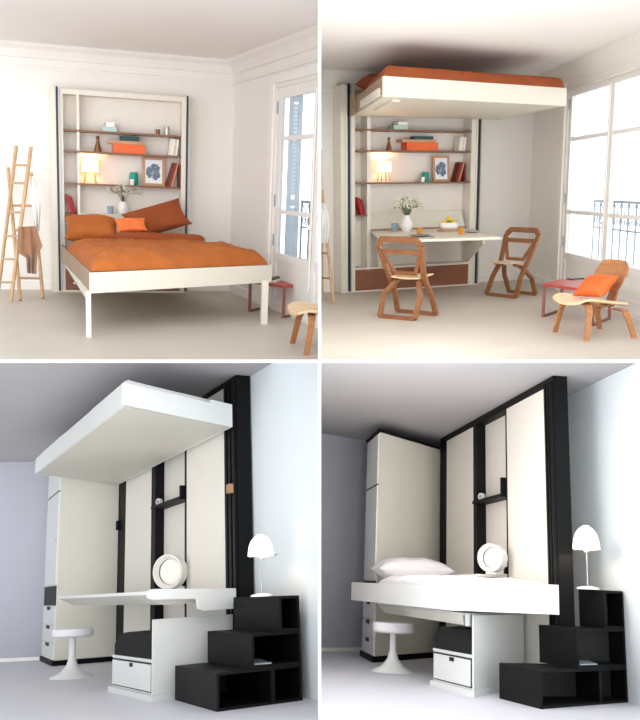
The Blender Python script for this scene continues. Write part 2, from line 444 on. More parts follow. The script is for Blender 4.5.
def folding_chair(R, pos, yaw, label, s=1.0):
    t = R.thing('plywood_chair', label, 'chair', pos, yaw, 'bent plywood chairs at the table')
    th = 0.038
    # one long frame carries the backrest and the front feet, the other the seat and the rear feet (-y is the back)
    A = [(-0.275, -0.21, 0.82), (-0.215, -0.235, 0.885), (0.215, -0.235, 0.885), (0.275, -0.21, 0.82), (0.225, -0.05, 0.46), (0.235, 0.10, 0.26), (0.255, 0.20, 0.019), (-0.255, 0.20, 0.019), (-0.235, 0.10, 0.26), (-0.225, -0.05, 0.46)]
    def loop(P, w): return MB().ribbon(P, (0, 0.94, -0.35), w, 0.045, closed=True)
    MB().ribbon(A[0:4], (0, 0.95, 0.3), th, 0.062).build('backrest', M_ply, t)
    for k, P in enumerate(([A[3], A[4], A[5], A[6]], [A[0], A[9], A[8], A[7]])):
        MB().ribbon(P, (0, 0.95, 0.35), th, 0.055).build('front_leg', M_ply, t)
    MB().ribbon([A[6], A[7]], (0, 1, 0), th, 0.05).build('front_stretcher', M_ply, t)
    MB().ribbon([(-0.25, -0.175, 0.745), (0.25, -0.175, 0.745)], (0, 0.95, 0.3), 0.02, 0.055).build('back_slat', M_ply, t)
    V = [(-0.235, -0.165, 0.72), (-0.13, -0.075, 0.50), (0.13, -0.075, 0.50), (0.235, -0.165, 0.72)]
    MB().ribbon(V, (0, 0.95, 0.35), 0.02, 0.04).build('back_brace', M_ply, t)
    B = [(0.155, 0.13, 0.44), (0.15, -0.03, 0.40), (0.235, -0.15, 0.25), (0.225, -0.25, 0.019), (-0.225, -0.25, 0.019), (-0.235, -0.15, 0.25), (-0.15, -0.03, 0.40), (-0.155, 0.13, 0.44)]
    for P in (B[0:4], B[7:3:-1]):
        MB().ribbon(P, (0, 0.8, -0.6), th, 0.052).build('rear_leg', M_ply, t)
    MB().ribbon([B[3], B[4]], (0, 1, 0), th, 0.05).build('rear_stretcher', M_ply, t)
    MB().sheet(10, 8, lambda a, b: Vector(((a-0.5)*0.37, -0.07+0.32*b, 0.462+0.02*b-0.012*math.sin(PI*a))), lambda a, b: Vector(((a-0.5)*0.37, -0.07+0.32*b, 0.445+0.02*b-0.012*math.sin(PI*a)))).build('seat', M_seatply, t, True)
    t.scale = (s, s, s)
    return t

def side_table(R, pa, pb, pc, pd, h, label):
    """two square loop frames under a thin red top; pa-pb left loop feet, pc-pd right loop feet"""
    o = (pa+pb+pc+pd)/4
    t = R.thing('side_table', label, 'side table', o)
    a, b, c, d = [p-o for p in (pa, pb, pc, pd)]
    z = h-0.02
    for p, q in ((a, b), (c, d)):
        k = (q-p).normalized(); wd = Vector((-k.y, k.x, 0))
        P = [(p.x, p.y, 0.012), (q.x, q.y, 0.012), (q.x, q.y, z-0.001), (p.x, p.y, z-0.001)]
        MB().ribbon([P[3], P[0], P[1], P[2]], wd, 0.03, 0.022).build('leg_frame', M_redframe, t)
    g = 1.06
    MB().hexa([Vector((p.x*g, p.y*g, z)) for p in (a, c, d, b)], [Vector((p.x*g, p.y*g, h+0.012)) for p in (a, c, d, b)]).bevel(0.004, 1).build('tabletop', M_red, t)
    return t, o

def upper(R, P):
    wh = P['who']                       # words that tell this room from the other
    # --- bookcase front plane
    f0 = R.at_z(*P['base']); yb = f0.y
    yw = yb+0.25
    X = lambda u, v=183: R.on_y(u, v, yb).x
    Zy = lambda u, v: R.on_y(u, v, yb).z
    xL, xt0, xt1, xi0, xd0, xd1, xi1, xs0, xs1, xR = [X(u) for u in P['posts']]
    H = 3.05
    xc = R.on_y(P['corner'], 183, yw).x
    W, No, Lw = wallframe(R, (xc, yw), P['vp'])
    def on_wall(u, v, out=0.0):
        p = R.on_plane(u, v, Vector((xc, yw, 0))+No*out, No); q = local_of(Lw, p); return q.x, q.z
    Mw = R.M @ Lw
    # --- shell
    x_far = R.on_y(P['uleft'], 183, yw).x-(0.5 if R.cell[0] < 0 else 5.0)
    R.struct('floor', MB().prism([(x_far, 4.6), (12, 4.6), (12, yw+0.1), (x_far, yw+0.1)], -0.15, 0), M_floor)
    R.struct('ceiling', MB().prism([(x_far, P['cnear']), (12, P['cnear']), (12, yw+0.1), (x_far, yw+0.1)], H, H+0.15), M_ceil)
    R.struct('wall_back', MB().box(x_far, xc+0.16, yw, yw+0.15, 0, H), M_wall)
    s_end = P['s_end']
    # window opening
    s0 = on_wall(P['win'][0], 170)[0]; sm = on_wall(P['win'][1], 170)[0]; s1 = 2*sm-s0
    zt = on_wall(*P['win_top'])[1]; zb = on_wall(*P['win_bot'])[1]
    zo = 0.06
    wl = MB(); T = 0.11
    wl.box(-0.0, s0, 0, T, 0, H); wl.box(s0, s1, 0, T, zt, H); wl.box(s1, s_end, 0, T, 0, H); wl.box(s0, s1, 0, T, 0, zo)
    o = wl.build('wall_right', M_wall, M=Mw); tag(o, kind='structure'); R.clip(o)
    # cornice and baseboards
    def prof(run0, run1, axis, pr, name, m, M):
        mb = MB(); 
        a = [Vector((run0, -p[0], p[1])) for p in pr]; b = [Vector((run1, -p[0], p[1])) for p in pr]
        mb.hexa(a, b); o = mb.build(name, m, M=M); tag(o, kind='structure'); R.clip(o)
    zc0 = P['zc']
    cor = [(0.0, zc0-0.14), (0.022, zc0-0.14), (0.022, zc0-0.11), (0.008, zc0-0.10), (0.008, zc0-0.02), (0.035, zc0-0.01), (0.05, zc0+0.03), (0.08, zc0+0.08), (0.14, H-0.03), (0.16, H-0.001), (0.0, H-0.001)]
    Mb = R.M @ Matrix.Translation((0, yw, 0))
    prof(x_far, xc, 'x', cor, 'trim_1', M_wall, Mb); prof(0, s_end, 's', cor, 'trim_2', M_wall, Mw)
    bs = [(0, 0.0), (0.018, 0.0), (0.018, 0.11), (0.008, 0.125), (0, 0.125)]
    prof(x_far, xL-0.01, 'x', bs, 'baseboard_back', M_trim, Mb); prof(xR+0.01, xc, 'x', bs, 'baseboard_back', M_trim, Mb)
    prof(0, s0-0.16, 's', bs, 'baseboard_right', M_trim, Mw)
    # --- french window
    win = bpy.data.objects.new('window_1', None); COL.objects.link(win); win.matrix_world = Mw; tag(win, kind='structure')
    parts = []
    fr = MB(); fw = 0.035
    fr.box(s0, s0+fw, 0.02, 0.10, zo, zt); fr.box(s1-fw, s1, 0.02, 0.10, zo, zt); fr.box(s0, s1, 0.02, 0.10, zt-fw, zt)
    parts.append(fr.build('frame', M_trim, win))
    cs = MB()
    cs.box(s0-0.16, s0-0.06, -0.025, 0, 0, zt+0.14); cs.box(s1+0.06, s1+0.16, -0.025, 0, 0, zt+0.14); cs.box(s0-0.06, s1+0.06, -0.025, 0, zt+0.05, zt+0.14)
    parts.append(cs.build('casing', M_trim, win))
    zbar = [on_wall(*p)[1] for p in P['bars']]
    for (a, b) in ((s0+fw, sm-0.004), (sm+0.004, s1-fw)):
        sa = MB(); st = 0.085
        sa.box(a, a+st, 0.015, 0.07, zo, zt-fw); sa.box(b-st, b, 0.015, 0.07, zo, zt-fw)
        sa.box(a+st, b-st, 0.015, 0.07, zt-fw-st, zt-fw); sa.box(a+st, b-st, 0.015, 0.07, zb-0.09, zb)
        sa.box(a+st, b-st, 0.03, 0.06, zo+0.12, zb-0.09); sa.box(a+st, b-st, 0.015, 0.07, zo, zo+0.12)
        for z in zbar: sa.box(a+st, b-st, 0.02, 0.065, z-0.024, z+0.024)
        so = sa.build('sash', M_trim, win); parts.append(so)
        lim = [zb]+sorted(zbar)+[zt-fw-st]
        for z0, z1 in zip(lim, lim[1:]):
            parts.append(MB().box(a+st, b-st, 0.042, 0.048, z0+0.0, z1).build('pane', M_pane, so))
    ep = MB(); ep.tube([(sm, 0.0, zo+0.3), (sm, 0.0, zt-0.1)], 0.011, 8); ep.sphere((sm, -0.02, 1.05), 0.03, seg=10, rings=6)
    parts.append(ep.build('latch_rod', M_trim, win))
    hg = MB()
    for z in (zt-0.22, 1.3, zb+0.15): hg.box(s0+fw-0.012, s0+fw+0.012, 0.004, 0.0145, z-0.07, z+0.07)
    parts.append(hg.build('hinge', M_iron, win))
    bpy.context.view_layer.update()
    for o in parts: R.clip(o)
    # --- shutter folded back outside, and the balcony railing
    def on_side(u, v):
        p = R.on_plane(u, v, Lw @ Vector((s0+0.06, 0, 0)), W); return local_of(Lw, p).y
    y0 = max(T+0.01, on_side(P['shut'][0], 170)); y1 = max(y0+0.12, on_side(P['shut'][1], 170))
    sh = R.thing('window_shutter', 'pale louvred shutter folded open outside the window of the ' + wh, 'shutter'); sh.matrix_world = Mw @ Matrix.Translation((s0+0.03, y0, zo))
    hh = zt-zo-0.06; dd = y1-y0
    fm = MB(); fm.box(0, 0.035, 0, 0.05, 0, hh); fm.box(0, 0.035, dd-0.05, dd, 0, hh)
    for z in (0, hh*0.48, hh-0.08): fm.box(0, 0.035, 0.05, dd-0.05, z, z+0.08)
    sp = [fm.build('shutter_frame', M_shutter, sh)]
    for za, zc_ in ((0.10, hh*0.47), (hh*0.53, hh-0.12)):
        lv = MB(); z = za
        while z < zc_:
            lv.hexa([(0.03, 0.049, z), (0.03, dd-0.049, z), (0.036, dd-0.049, z), (0.036, 0.049, z)], [(0.0, 0.049, z+0.045), (0.0, dd-0.049, z+0.045), (0.006, dd-0.049, z+0.045), (0.006, 0.049, z+0.045)])
            z += 0.046
        sp.append(lv.build('louvre_panel', M_shutter, sh))
    bpy.context.view_layer.update()
    for o in sp: R.clip(o)
    d_out = y1+0.06
    zr = on_wall(P['rail'][0], P['rail'][1], d_out)[1]; sr = on_wall(P['rail'][0], 205, d_out)[0]
    z2 = on_wall(P['rail'][0], P['rail'][2], d_out)[1]; z3 = on_wall(P['rail'][0], P['rail'][3], d_out)[1]
    rl = R.thing('balcony_railing', 'wrought iron balcony railing with scrolls outside the window of the ' + wh, 'railing'); rl.matrix_world = Mw @ Matrix.Translation((sr, d_out, 0))
    Ln = P['raillen']; rp = []
    for z, r in ((zr, 0.016), (z2, 0.010), (z3, 0.010), (0.12, 0.012)):
        rp.append(MB().box(0, Ln, -r, r, z-r, z+r).build('rail', M_iron, rl))
    x = 0.0; k = 0
    while x <= Ln:
        rp.append(MB().box(x-0.009, x+0.009, -0.009, 0.009, 0.0, zr).build('baluster', M_iron, rl))
        sc = MB(); hgt = z2-z3; c = Vector((x+0.12, 0, (z2+z3)/2)); n = 20
        for sx in (-1, 1):
            pts = []
            for i in range(n+1):
                q = i/n; a = 2.6*PI*q; r = 0.05*(1-0.72*q)
                pts.append(c+Vector((sx*(0.054+r*math.cos(a)-0.006), 0, r*math.sin(a)*1.5)))
            sc.tube(pts, 0.006, 5)
        sc.tube([(x, 0, zr), (x+0.12, 0, z2+0.01), (x+0.24, 0, zr)], 0.006, 5)
        rp.append(sc.build('scroll', M_iron, rl))
        x += 0.24; k += 1
    bpy.context.view_layer.update()
    dead = []
    for o in rp:
        R.clip(o)
        if len(o.data.polygons) == 0: dead.append(o)
    for o in dead: bpy.data.objects.remove(o)
    # --- bookcase standing against the back wall
    ztop = Zy(P['top'][0], P['top'][1])
    bc = R.thing('bookcase', 'cream built-in bookcase with brown shelf edges, ' + wh, 'bookcase', (xL, yb, 0.0))
    off = (xL, yb, 0.0)
    def bp(name, mb, m, par=bc): return mb.shift(off).build(name, m, par)
    D = 0.24
    bp('side_panel', MB().box(xL, xi0, yb, yb+D, 0.0, ztop), M_cream)
    rs = bp('side_panel', MB().box(xi1, xR, yb, yb+D, 0.0, ztop), M_cream)
    for a, b in ((xt0, xt1), (xs0, xs1)):
        bp('lift_track', MB().box(a, b, yb-0.012, yb-0.001, 0.02, ztop+0.02), M_black)
        bp('track_rail', MB().box(b+0.004, b+0.02, yb-0.02, yb-0.001, 0.02, ztop), M_alu)
        bp('track_rail', MB().box(a-0.03, a-0.004, yb-0.016, yb-0.001, 0.02, ztop), M_cream)
    bp('header', MB().box(xi0, xi1, yb, yb+D, ztop-0.06, ztop), M_cream)
    bp('back_panel', MB().box(xi0, xi1, yb+D-0.02, yb+D, 0.0, ztop-0.06), M_cream2)
    bp('divider', MB().box(xd0, xd1, yb+0.01, yb+D-0.02, 0.30, ztop-0.06), M_cream2)
    zsh = [Zy(u, v) for u, v in P['shelves']]
    for z in zsh:
        bp('shelf', MB().box(xi0+0.001, xi1-0.001, yb+0.004, yb+D-0.021, z-0.024, z), M_walnut)
    z4 = Zy(*P['shelf4'])
    bp('shelf', MB().box(xi0+0.001, xd0, yb+0.004, yb+D-0.021, z4-0.02, z4), M_walnut)
    zk0, zk1 = Zy(*P['kick'][0]), Zy(*P['kick'][1])
    kb = bp('kickboard', MB().box(xi0+0.001, xi1-0.001, yb+0.01, yb+0.03, zk0, zk1-0.001), M_kick)
    kh = MB()
    for f in (0.12, 0.93): kh.cyl((0, 0, 0), 0.012, -0.002, 0.002, 12)
    bp('bottom_rail', MB().box(xi0+0.001, xi1-0.001, yb, yb+0.05, 0.0, zk0), M_cream)
    bp('ledge', MB().box(xi0+0.001, xi1-0.001, yb+0.002, yb+D-0.021, zk1, zk1+0.03), M_cream)
    if P['headboard']:
        zh = Zy(*P['headboard'])
        bp('headboard', MB().box(xd1, xi1-0.001, yb+0.01, yb+D-0.021, 0.5, zh), M_cream)
        zl = zh
    else:
        zl = None
    # --- things on the shelves
    def put(u, v, z, dy=0.10): 
        return Vector((R.on_y(u, v, yb+dy).x, yb+dy, z+0.0015))
    k = (yb+0.1)/FPX*1.03
    S = P['items']; zs1, zs2, zs3 = zsh
    g = lambda kx, i: S[kx][i]
    def boxthing(name, label, cat, px, z, m, dy=0.03, d=0.14, bev=0.006, dz=0):
        (u0, u1, vt, vb) = px
        x0 = R.on_y(u0, vb, yb+dy).x; x1 = R.on_y(u1, vb, yb+dy).x; h = (vb-vt)*k
        return R.solo(name, MB().box(-(x1-x0)/2, (x1-x0)/2, 0, d, 0, h).bevel(bev), m, label, cat, ((x0+x1)/2, yb+dy, z+0.0015+dz), smooth=False), h
    o, h1 = boxthing('glass_box', 'wide mint glass box on the top shelf, ' + wh, 'box', S['mint'], zs1, M_mint)
    boxthing('glass_box', 'small whitish box stacked on the mint box, ' + wh, 'box', S['mint2'], zs1, M_wht, dz=h1+0.002)
    if 'jar1' in S:
        for key, m, nm in (('jar1', M_brass, 'small brown metal jar on the top shelf of the '), ('jar2', M_silver, 'small silver jar, rightmost on the top shelf, ')):
            u0, u1, vt, vb = S[key]; w = (u1-u0)*k/2; h = (vb-vt)*k
            t = R.thing('metal_jar', nm + wh, 'jar', put((u0+u1)/2, vb, zs1))
            MB().lathe([(0, 0), (w, 0), (w, h*0.72), (w*0.8, h*0.78), (0, h*0.78)], seg=18).build('jar_body', m, t, True)
            MB().lathe([(0, h*0.78), (w*0.85, h*0.78), (w*0.85, h*0.92), (w*0.3, h*0.94), (w*0.3, h), (0, h)], seg=18).build('lid', M_paper if key == 'jar1' else m, t, True)
    # carafe-shaped bottle
    u0, u1, vt, vb = S['bottle']; w = (u1-u0)*k/2; h = (vb-vt)*k
    t = R.thing('bottle', 'small brass bottle with a ball stopper on the shelf, ' + wh, 'bottle', put((u0+u1)/2, vb, zs2))
    MB().lathe([(0, 0), (w, 0), (w*0.98, h*0.10), (w*0.55, h*0.5), (w*0.38, h*0.72), (w*0.4, h*0.8), (0, h*0.8)], seg=18).build('bottle_body', M_brass, t, True)
    MB().sphere((0, 0, h*0.89), h*0.11, seg=12, rings=8).build('stopper', M_brass, t, True)
    # orange box, wooden tray on it, teal book on that
    o, h1 = boxthing('storage_box', 'bright orange box on the middle shelf of the ' + wh, 'box', S['orange'], zs2, M_boxorange, d=0.165)
    o, h2 = boxthing('wooden_tray', 'flat orange-brown wooden tray lying on the orange box, ' + wh, 'tray', S['tray'], zs2, M_tray, d=0.17, dz=h1+0.002, bev=0.004)
    boxthing('hardback_book', 'dark teal book lying on the wooden tray, ' + wh, 'book', S['tealbook'], zs2, M_tealbook, d=0.15, dz=h1+h2+0.004, bev=0.003)
    # books
    def row(key, z, ms, wpx, leans, grp, labs, hs, dy=0.03):
        u0, vt, vb = S[key]; h0 = (vb-vt)*k; x = R.on_y(u0, vb, yb+dy).x
        for i in range(len(ms)):
            ln = leans[i]; w = wpx[i]*k; h = h0*hs[i]/math.cos(ln)
            if ln < 0: x += 0.0
            book(R, 'book', labs[i] + wh, (x, yb+dy, z+0.0015 + (w*math.sin(ln) if ln > 0 else 0)), w, h, 0.14, ms[i], ln, grp + wh)
            x += w/math.cos(ln)+0.003
            if i+1 < len(ms) and ln > leans[i+1]: x += h*math.sin(ln)-0.004
    row('whitebooks', zs2, [M_book[0], M_book[1], M_book[2], M_book[1]], [2.0, 2.2, 1.5, 1.7], [0.13]*4, 'pale books on the middle shelf of the ',
        ['leftmost pale book of the leaning row on the middle shelf, ', 'second pale book from the left on the middle shelf, ', 'third pale book from the left on the middle shelf, ', 'rightmost pale book on the middle shelf, '], [.90, .88, .86, .87])
    row('redbrown', zs3, [M_book[3], M_book[4], M_book[5], M_book[3]], [2.1, 1.7, 1.1, 1.6], [0.27, 0.27, 0.27, 0.0], 'leaning books beside the picture in the ',
        ['maroon leaning book nearest the framed picture, ', 'rust book leaning between the maroon and the tan book, ', 'thin tan book leaning third from the framed picture, ', 'dark red upright book against the bookcase side, '], [.96, .97, .96, .95])
    row('redbooks', z4, [M_book[6], M_book[7], M_book[8]], [1.7, 1.6, 1.5], [-0.26]*3, 'red books in the low narrow bay of the ',
        ['leftmost scarlet book of three in the low left bay, ', 'middle crimson book of three in the low left bay, ', 'rightmost dark red book of three in the low left bay, '], [1.0, .95, .88])
    # lamp with wooden legs
    u0, u1, vt, vb = S['lamp']; zl0 = zs3; w = (u1-u0)*k/2; hs = (vb-vt)*k; hl = (S['lampfoot']-vb)*k
    lp = put((u0+u1)/2, S['lampfoot'], zl0, 0.085)
    t = R.thing('table_lamp', 'lit drum-shade lamp on wooden legs on the shelf, ' + wh, 'lamp', lp)
    MB().lathe([(w*0.93, hl+hs), (w, hl), (w*0.97, hl), (w*0.90, hl+hs)], seg=28).build('lamp_shade', M_shade, t, True)
    for a in (0.7, 2.44, 3.84, 5.58):
        MB().tube([(math.cos(a)*w*0.55, math.sin(a)*w*0.55, hl+0.03), (math.cos(a)*w*0.86, math.sin(a)*w*0.86, 0.004)], 0.008, 8).build('leg', M_tray, t)
    MB().lathe([(0, hl+0.02), (w*0.6, hl+0.02), (w*0.6, hl+0.032), (0, hl+0.032)], seg=20).build('shade_ring', M_tray, t)
    ld = bpy.data.lights.new('shelf_lamp_bulb', 'POINT'); ld.energy = P['lampW']; ld.color = (1.0, 0.72, 0.42); ld.shadow_soft_size = 0.04
    lo = bpy.data.objects.new('shelf_lamp_bulb', ld); COL.objects.link(lo); lo.matrix_world = R.frame(lp+Vector((0, 0, hl+hs*0.55)))
    # teal pot, white cup
    u0, u1, vt, vb = S['teal']; w = (u1-u0)*k/2; h = (vb-vt)*k
    R.solo('ceramic_pot', MB().lathe([(0, 0), (w*0.8, 0), (w, h*0.2), (w, h*0.75), (w*0.75, h), (w*0.6, h), (w*0.7, h*0.7), (0, h*0.5)], seg=20), M_teal, 'teal ceramic pot between the lamp and the framed picture, ' + wh, 'pot', put((u0+u1)/2, vb, zs3, 0.12), smooth=True)
    u0, u1, vt, vb = S['cup']; w = (u1-u0)*k/2; h = (vb-vt)*k
    R.solo('small_cup', MB().lathe([(0, 0), (w*0.8, 0), (w, h), (w*0.85, h), (w*0.7, h*0.2), (0, h*0.15)], seg=16), M_wht, 'tiny white cup in front of the teal pot, ' + wh, 'cup', put((u0+u1)/2, vb, zs3, 0.03), smooth=True)
    # framed picture: a generic blue-grey abstract on white
    u0, u1, vt, vb = S['frame']; w = (u1-u0)*k; h = (vb-vt)*k
    t = R.thing('picture_frame', 'wooden picture frame with a blue-grey print on the shelf, ' + wh, 'picture', put((u0+u1)/2, vb, zs3, 0.12), rot=Matrix.Rotation(-0.08, 3, 'X'))
    b = 0.035; fm = MB(); fm.box(-w/2, -w/2+b, -0.012, 0.012, 0, h); fm.box(w/2-b, w/2, -0.012, 0.012, 0, h); fm.box(-w/2+b, w/2-b, -0.012, 0.012, 0, b); fm.box(-w/2+b, w/2-b, -0.012, 0.012, h-b, h)
    fm.build('frame', M_tray, t)
    MB().box(-w/2+b, w/2-b, -0.004, 0.006, b, h-b).build('print', picture_mat(w, h), t)
    return dict(yb=yb, yw=yw, x=(xL, xt0, xt1, xi0, xd0, xd1, xi1, xs0, xs1, xR), zsh=zsh, z4=z4, zl=zl, on_wall=on_wall, Lw=Lw, k=k, ztop=ztop, zk1=zk1, D=D, W=W, No=No)

def picture_mat(w, h):
    if 'abstract_print' in MATS: return MATS['abstract_print']
    m = bpy.data.materials.new('abstract_print'); m.use_nodes = True; nt = m.node_tree; b = nt.nodes['Principled BSDF']
    tc = nt.nodes.new('ShaderNodeTexCoord'); mp = nt.nodes.new('ShaderNodeMapping'); mp.inputs['Location'].default_value = (0, 0, -h*0.5)
    nt.links.new(tc.outputs['Object'], mp.inputs['Vector'])
    n = nt.nodes.new('ShaderNodeTexNoise'); n.inputs['Scale'].default_value = 22; n.inputs['Detail'].default_value = 3
    nt.links.new(mp.outputs['Vector'], n.inputs['Vector'])
    r = nt.nodes.new('ShaderNodeValToRGB'); r.color_ramp.interpolation = 'CONSTANT'
    cols = [(0.0, (60, 78, 120)), (0.42, (120, 140, 165)), (0.5, (70, 90, 110)), (0.56, (178, 186, 196)), (0.63, (150, 110, 90))]
    r.color_ramp.elements[0].position = 0; r.color_ramp.elements[0].color = lin(cols[0][1])
    r.color_ramp.elements[1].position = cols[1][0]; r.color_ramp.elements[1].color = lin(cols[1][1])
    for p, c in cols[2:]:
        e = r.color_ramp.elements.new(p); e.color = lin(c)
    nt.links.new(n.outputs['Fac'], r.inputs['Fac'])
    ln = nt.nodes.new('ShaderNodeVectorMath'); ln.operation = 'LENGTH'
    mp2 = nt.nodes.new('ShaderNodeMapping'); mp2.inputs['Scale'].default_value = (1/(w*0.33), 1, 1/(h*0.30))
    nt.links.new(mp.outputs['Vector'], mp2.inputs['Vector']); nt.links.new(mp2.outputs['Vector'], ln.inputs[0])
    ad = nt.nodes.new('ShaderNodeMath'); ad.operation = 'ADD'
    n3 = nt.nodes.new('ShaderNodeTexNoise'); n3.inputs['Scale'].default_value = 18; nt.links.new(mp.outputs['Vector'], n3.inputs['Vector'])
    nt.links.new(ln.outputs['Value'], ad.inputs[0]); nt.links.new(n3.outputs['Fac'], ad.inputs[1])
    th = nt.nodes.new('ShaderNodeMath'); th.operation = 'GREATER_THAN'; th.inputs[1].default_value = 1.42
    nt.links.new(ad.outputs[0], th.inputs[0])
    mx = nt.nodes.new('ShaderNodeMix'); mx.data_type = 'RGBA'
    nt.links.new(th.outputs[0], mx.inputs['Factor']); nt.links.new(r.outputs['Color'], mx.inputs['A']); mx.inputs['B'].default_value = lin((232, 236, 240))
    nt.links.new(mx.outputs['Result'], b.inputs['Base Color']); b.inputs['Roughness'].default_value = 0.5
    MATS['abstract_print'] = m
    return m

# ------------------------------------------------------------------ upper left room: the bed let down
TL = Room(160, 178, 2.6, 1.5, 3200, 'x', (-1, 1))
wTL = 'orange bed-down room'
tl = upper(TL, dict(who=wTL, base=(52, 292), posts=(50.5, 57.3, 59.2, 64, 77.3, 80, 181, 185.6, 187.2, 189.5), corner=232, vp=-58, uleft=0,
    s_end=6.0, zc=2.90, cnear=4.0, win=(274, 313.5), win_top=(282, 87.0), win_bot=(284, 255), bars=[(284, 138), (284, 212.5)], shut=(288, 300.5),
    rail=(302, 201.5, 214, 227), raillen=1.6, top=(57, 88), shelves=[(64, 128.8), (64, 150), (64, 182.5)], shelf4=(70, 214), kick=((66, 290), (66, 269)), headboard=(100, 213.8), lampW=7,
    items=dict(mint=(102.6, 116.3, 126.4, 130.6), mint2=(106, 114.6, 122.5, 126.6), jar1=(155.9, 159.8, 126.3, 132.6), jar2=(164.5, 169.2, 124.5, 132.8), bottle=(94.5, 101.2, 136.7, 151),
        orange=(113, 145, 143.9, 151.8), tray=(107.7, 143, 141, 143.9), tealbook=(120.6, 139.2, 136.9, 141), whitebooks=(168.2, 136, 153), lamp=(82.5, 98, 161.5, 172.3), lampfoot=182.8,
        teal=(129.7, 137.8, 171.4, 183.3), cup=(130, 134.4, 177.5, 183), frame=(143.3, 164, 156.8, 183.4), redbrown=(166.2, 161, 183.6), redbooks=(70.6, 196.5, 213.8))))
def tl_room():
    R = TL; yb = tl['yb']; xs = tl['x']; k = tl['k']
    FLf = R.at_z(89, 337); zt = R.z_of(FLf, 272.6); zb = R.z_of(FLf, 293.2)
    FL = R.at_z(91, 272.8, zt); FR = R.at_z(272, 265, zt)
    FL.z = FR.z = 0
    y_h = yb-0.035
    HL = Vector((xs[3]-0.05, y_h, 0)); HR = Vector((xs[6]+0.02, y_h, 0))
    bd = R.thing('wall_bed', 'wide cream bed frame let down from the bookcase on two front legs', 'bed', FL)
    def strip(p, q, w, inward):
        d = (q-p).normalized(); n = Vector((-d.y, d.x, 0))*inward
        return [p, q, q+n*w, p+n*w]
    def bp(name, mb, m): return mb.shift(FL).build(name, m, bd)
    bp('foot_rail', MB().prism(strip(FL, FR, 0.035, 1), zb, zt).bevel(0.004), M_cream)
    inw = Vector((0.0, 0.04, 0))
    bp('side_rail', MB().prism(strip(HL, FL+inw, 0.035, 1), zb, zt), M_railwood)
    bp('side_rail', MB().prism(strip(FR+inw, HR, 0.035, 1), zb, zt), M_cream)
    q = [FL+Vector((.04, .05, 0)), FR+Vector((-.04, .05, 0)), HR+Vector((-.04, 0, 0)), HL+Vector((.04, 0, 0))]
    bp('slat_base', MB().prism(q, zb+0.06, zb+0.09), M_cream)
    for (u0, u1, v) in ((86.2, 91.4, 337.3), (261.2, 267.3, 324.4)):
        a = R.at_z(u0, v); b = R.at_z(u1, v); w = (b-a).length
        bp('leg', MB().prism([a, b, b+Vector((0, 0.07, 0)), a+Vector((0, 0.07, 0))], 0.0, zb+0.06 if u0 > 200 else zb+0.02).bevel(0.003), M_cream)
    a = HL+Vector((0.06, -0.05, zb-0.02)); b = R.at_z(88.7, 335)+Vector((0, 0.10, zb-0.05))
    bp('support_arm', MB().ribbon([a, b], (0, 0, 1), 0.10, 0.02), M_cream)
    m = a.lerp(b, 0.62)
    bp('lock_knob', MB().tube([m+Vector((-0.05, 0, -0.03)), m+Vector((0.0, 0, -0.03))], 0.012, 8), M_alu)
    # mattress, duvet, pillows
    g = lambda s, t: bilin([FL, FR, HR, HL], s, t)
    mq = [g(.035, .03), g(.96, .03), g(.96, .965), g(.045, .965)]
    mo = pad(MB(), mq, zb+0.092, zt-zb-0.125, 24, 24, 0.05).build('mattress', M_rust, None, True, M=R.frame())
    tag(mo, 'mattress under an orange fitted sheet on the let-down bed', 'mattress')
    z1 = zt+0.004
    dq = [g(.004, .016), g(.985, .016), g(.985, .765), g(.004, .765)]
    def ex(a, b):
        w = 0.0
        for (cx, ang, am) in ((.08, .9, .03), (.2, 1.25, .026), (.4, -1.1, .024), (.52, 1.0, .022), (.62, .6, .026), (.74, -1.2, .024), (.8, -.8, .024), (.9, 1.2, .022)):
            dd = (a-cx)*math.cos(ang)+(b-.25)*math.sin(ang); w += am*math.exp(-(dd/.03)**2)*math.exp(-((b-.3)/.35)**2)
        return w
    du = R.thing('duvet', 'crumpled burnt-orange duvet spread over the let-down bed', 'duvet', FL)
    pad(MB(), dq, z1, 0.15, 110, 100, 0.10, 0.030, 2.6, 4.0, ex, 0.05).shift(FL).build('duvet_cover', M_orange, du, True)
    zf = z1+0.157
    fq = [g(.25, .765), g(.90, .57), g(.965, .66), g(.62, .795)]
    pad(MB(), fq, zf-0.005, 0.075, 40, 16, 0.25, 0.02, 4.0, 9.0).shift(FL).build('folded_flap', M_rust, du, True)
    def pil(name, label, u, v, w, h, t, tilt, yaw, roll, m, y, seed):
        p = R.on_y(u, v, y)
        rot = Matrix.Rotation(yaw, 3, 'Z') @ Matrix.Rotation(tilt, 3, 'X') @ Matrix.Rotation(roll, 3, 'Z')
        return R.solo(name, pillow_mb(w, h, t, seed, 0.02), m, label, 'pillow', p, rot=rot, smooth=True)
    pil('pillow', 'wide burnt-orange pillow at the left of the let-down bed', 92, 229, 0.66, 0.46, 0.26, 0.55, 0.05, -0.05, M_orange, yb-0.42, 1.0)
    pil('pillow', 'large rust pillow propped cornerwise at the right of the let-down bed', 157, 219, 0.80, 0.42, 0.18, 0.95, 0.0, 0.36, M_rust, yb-0.30, 5.0)
    pil('cushion', 'small bright orange cushion between the two pillows on the let-down bed', 131, 225, 0.38, 0.20, 0.10, 0.85, 0.0, 0.1, M_bright, yb-0.64, 8.0)
    # vase and cup on the headboard ledge
    zl = tl['zl']
    p = Vector((R.on_y(123, 213, yb+0.10).x, yb+0.10, zl+0.001))
    vase_flowers(R, p, 10.4*k, 14.5*k, 30*k, 14*k, 'on the headboard of the let-down bed', 3, 0.27, 26, 0.65)
    p = Vector((R.on_y(110.5, 213, yb+0.12).x, yb+0.12, zl+0.001)); w = 2.7*k; h = 7*k
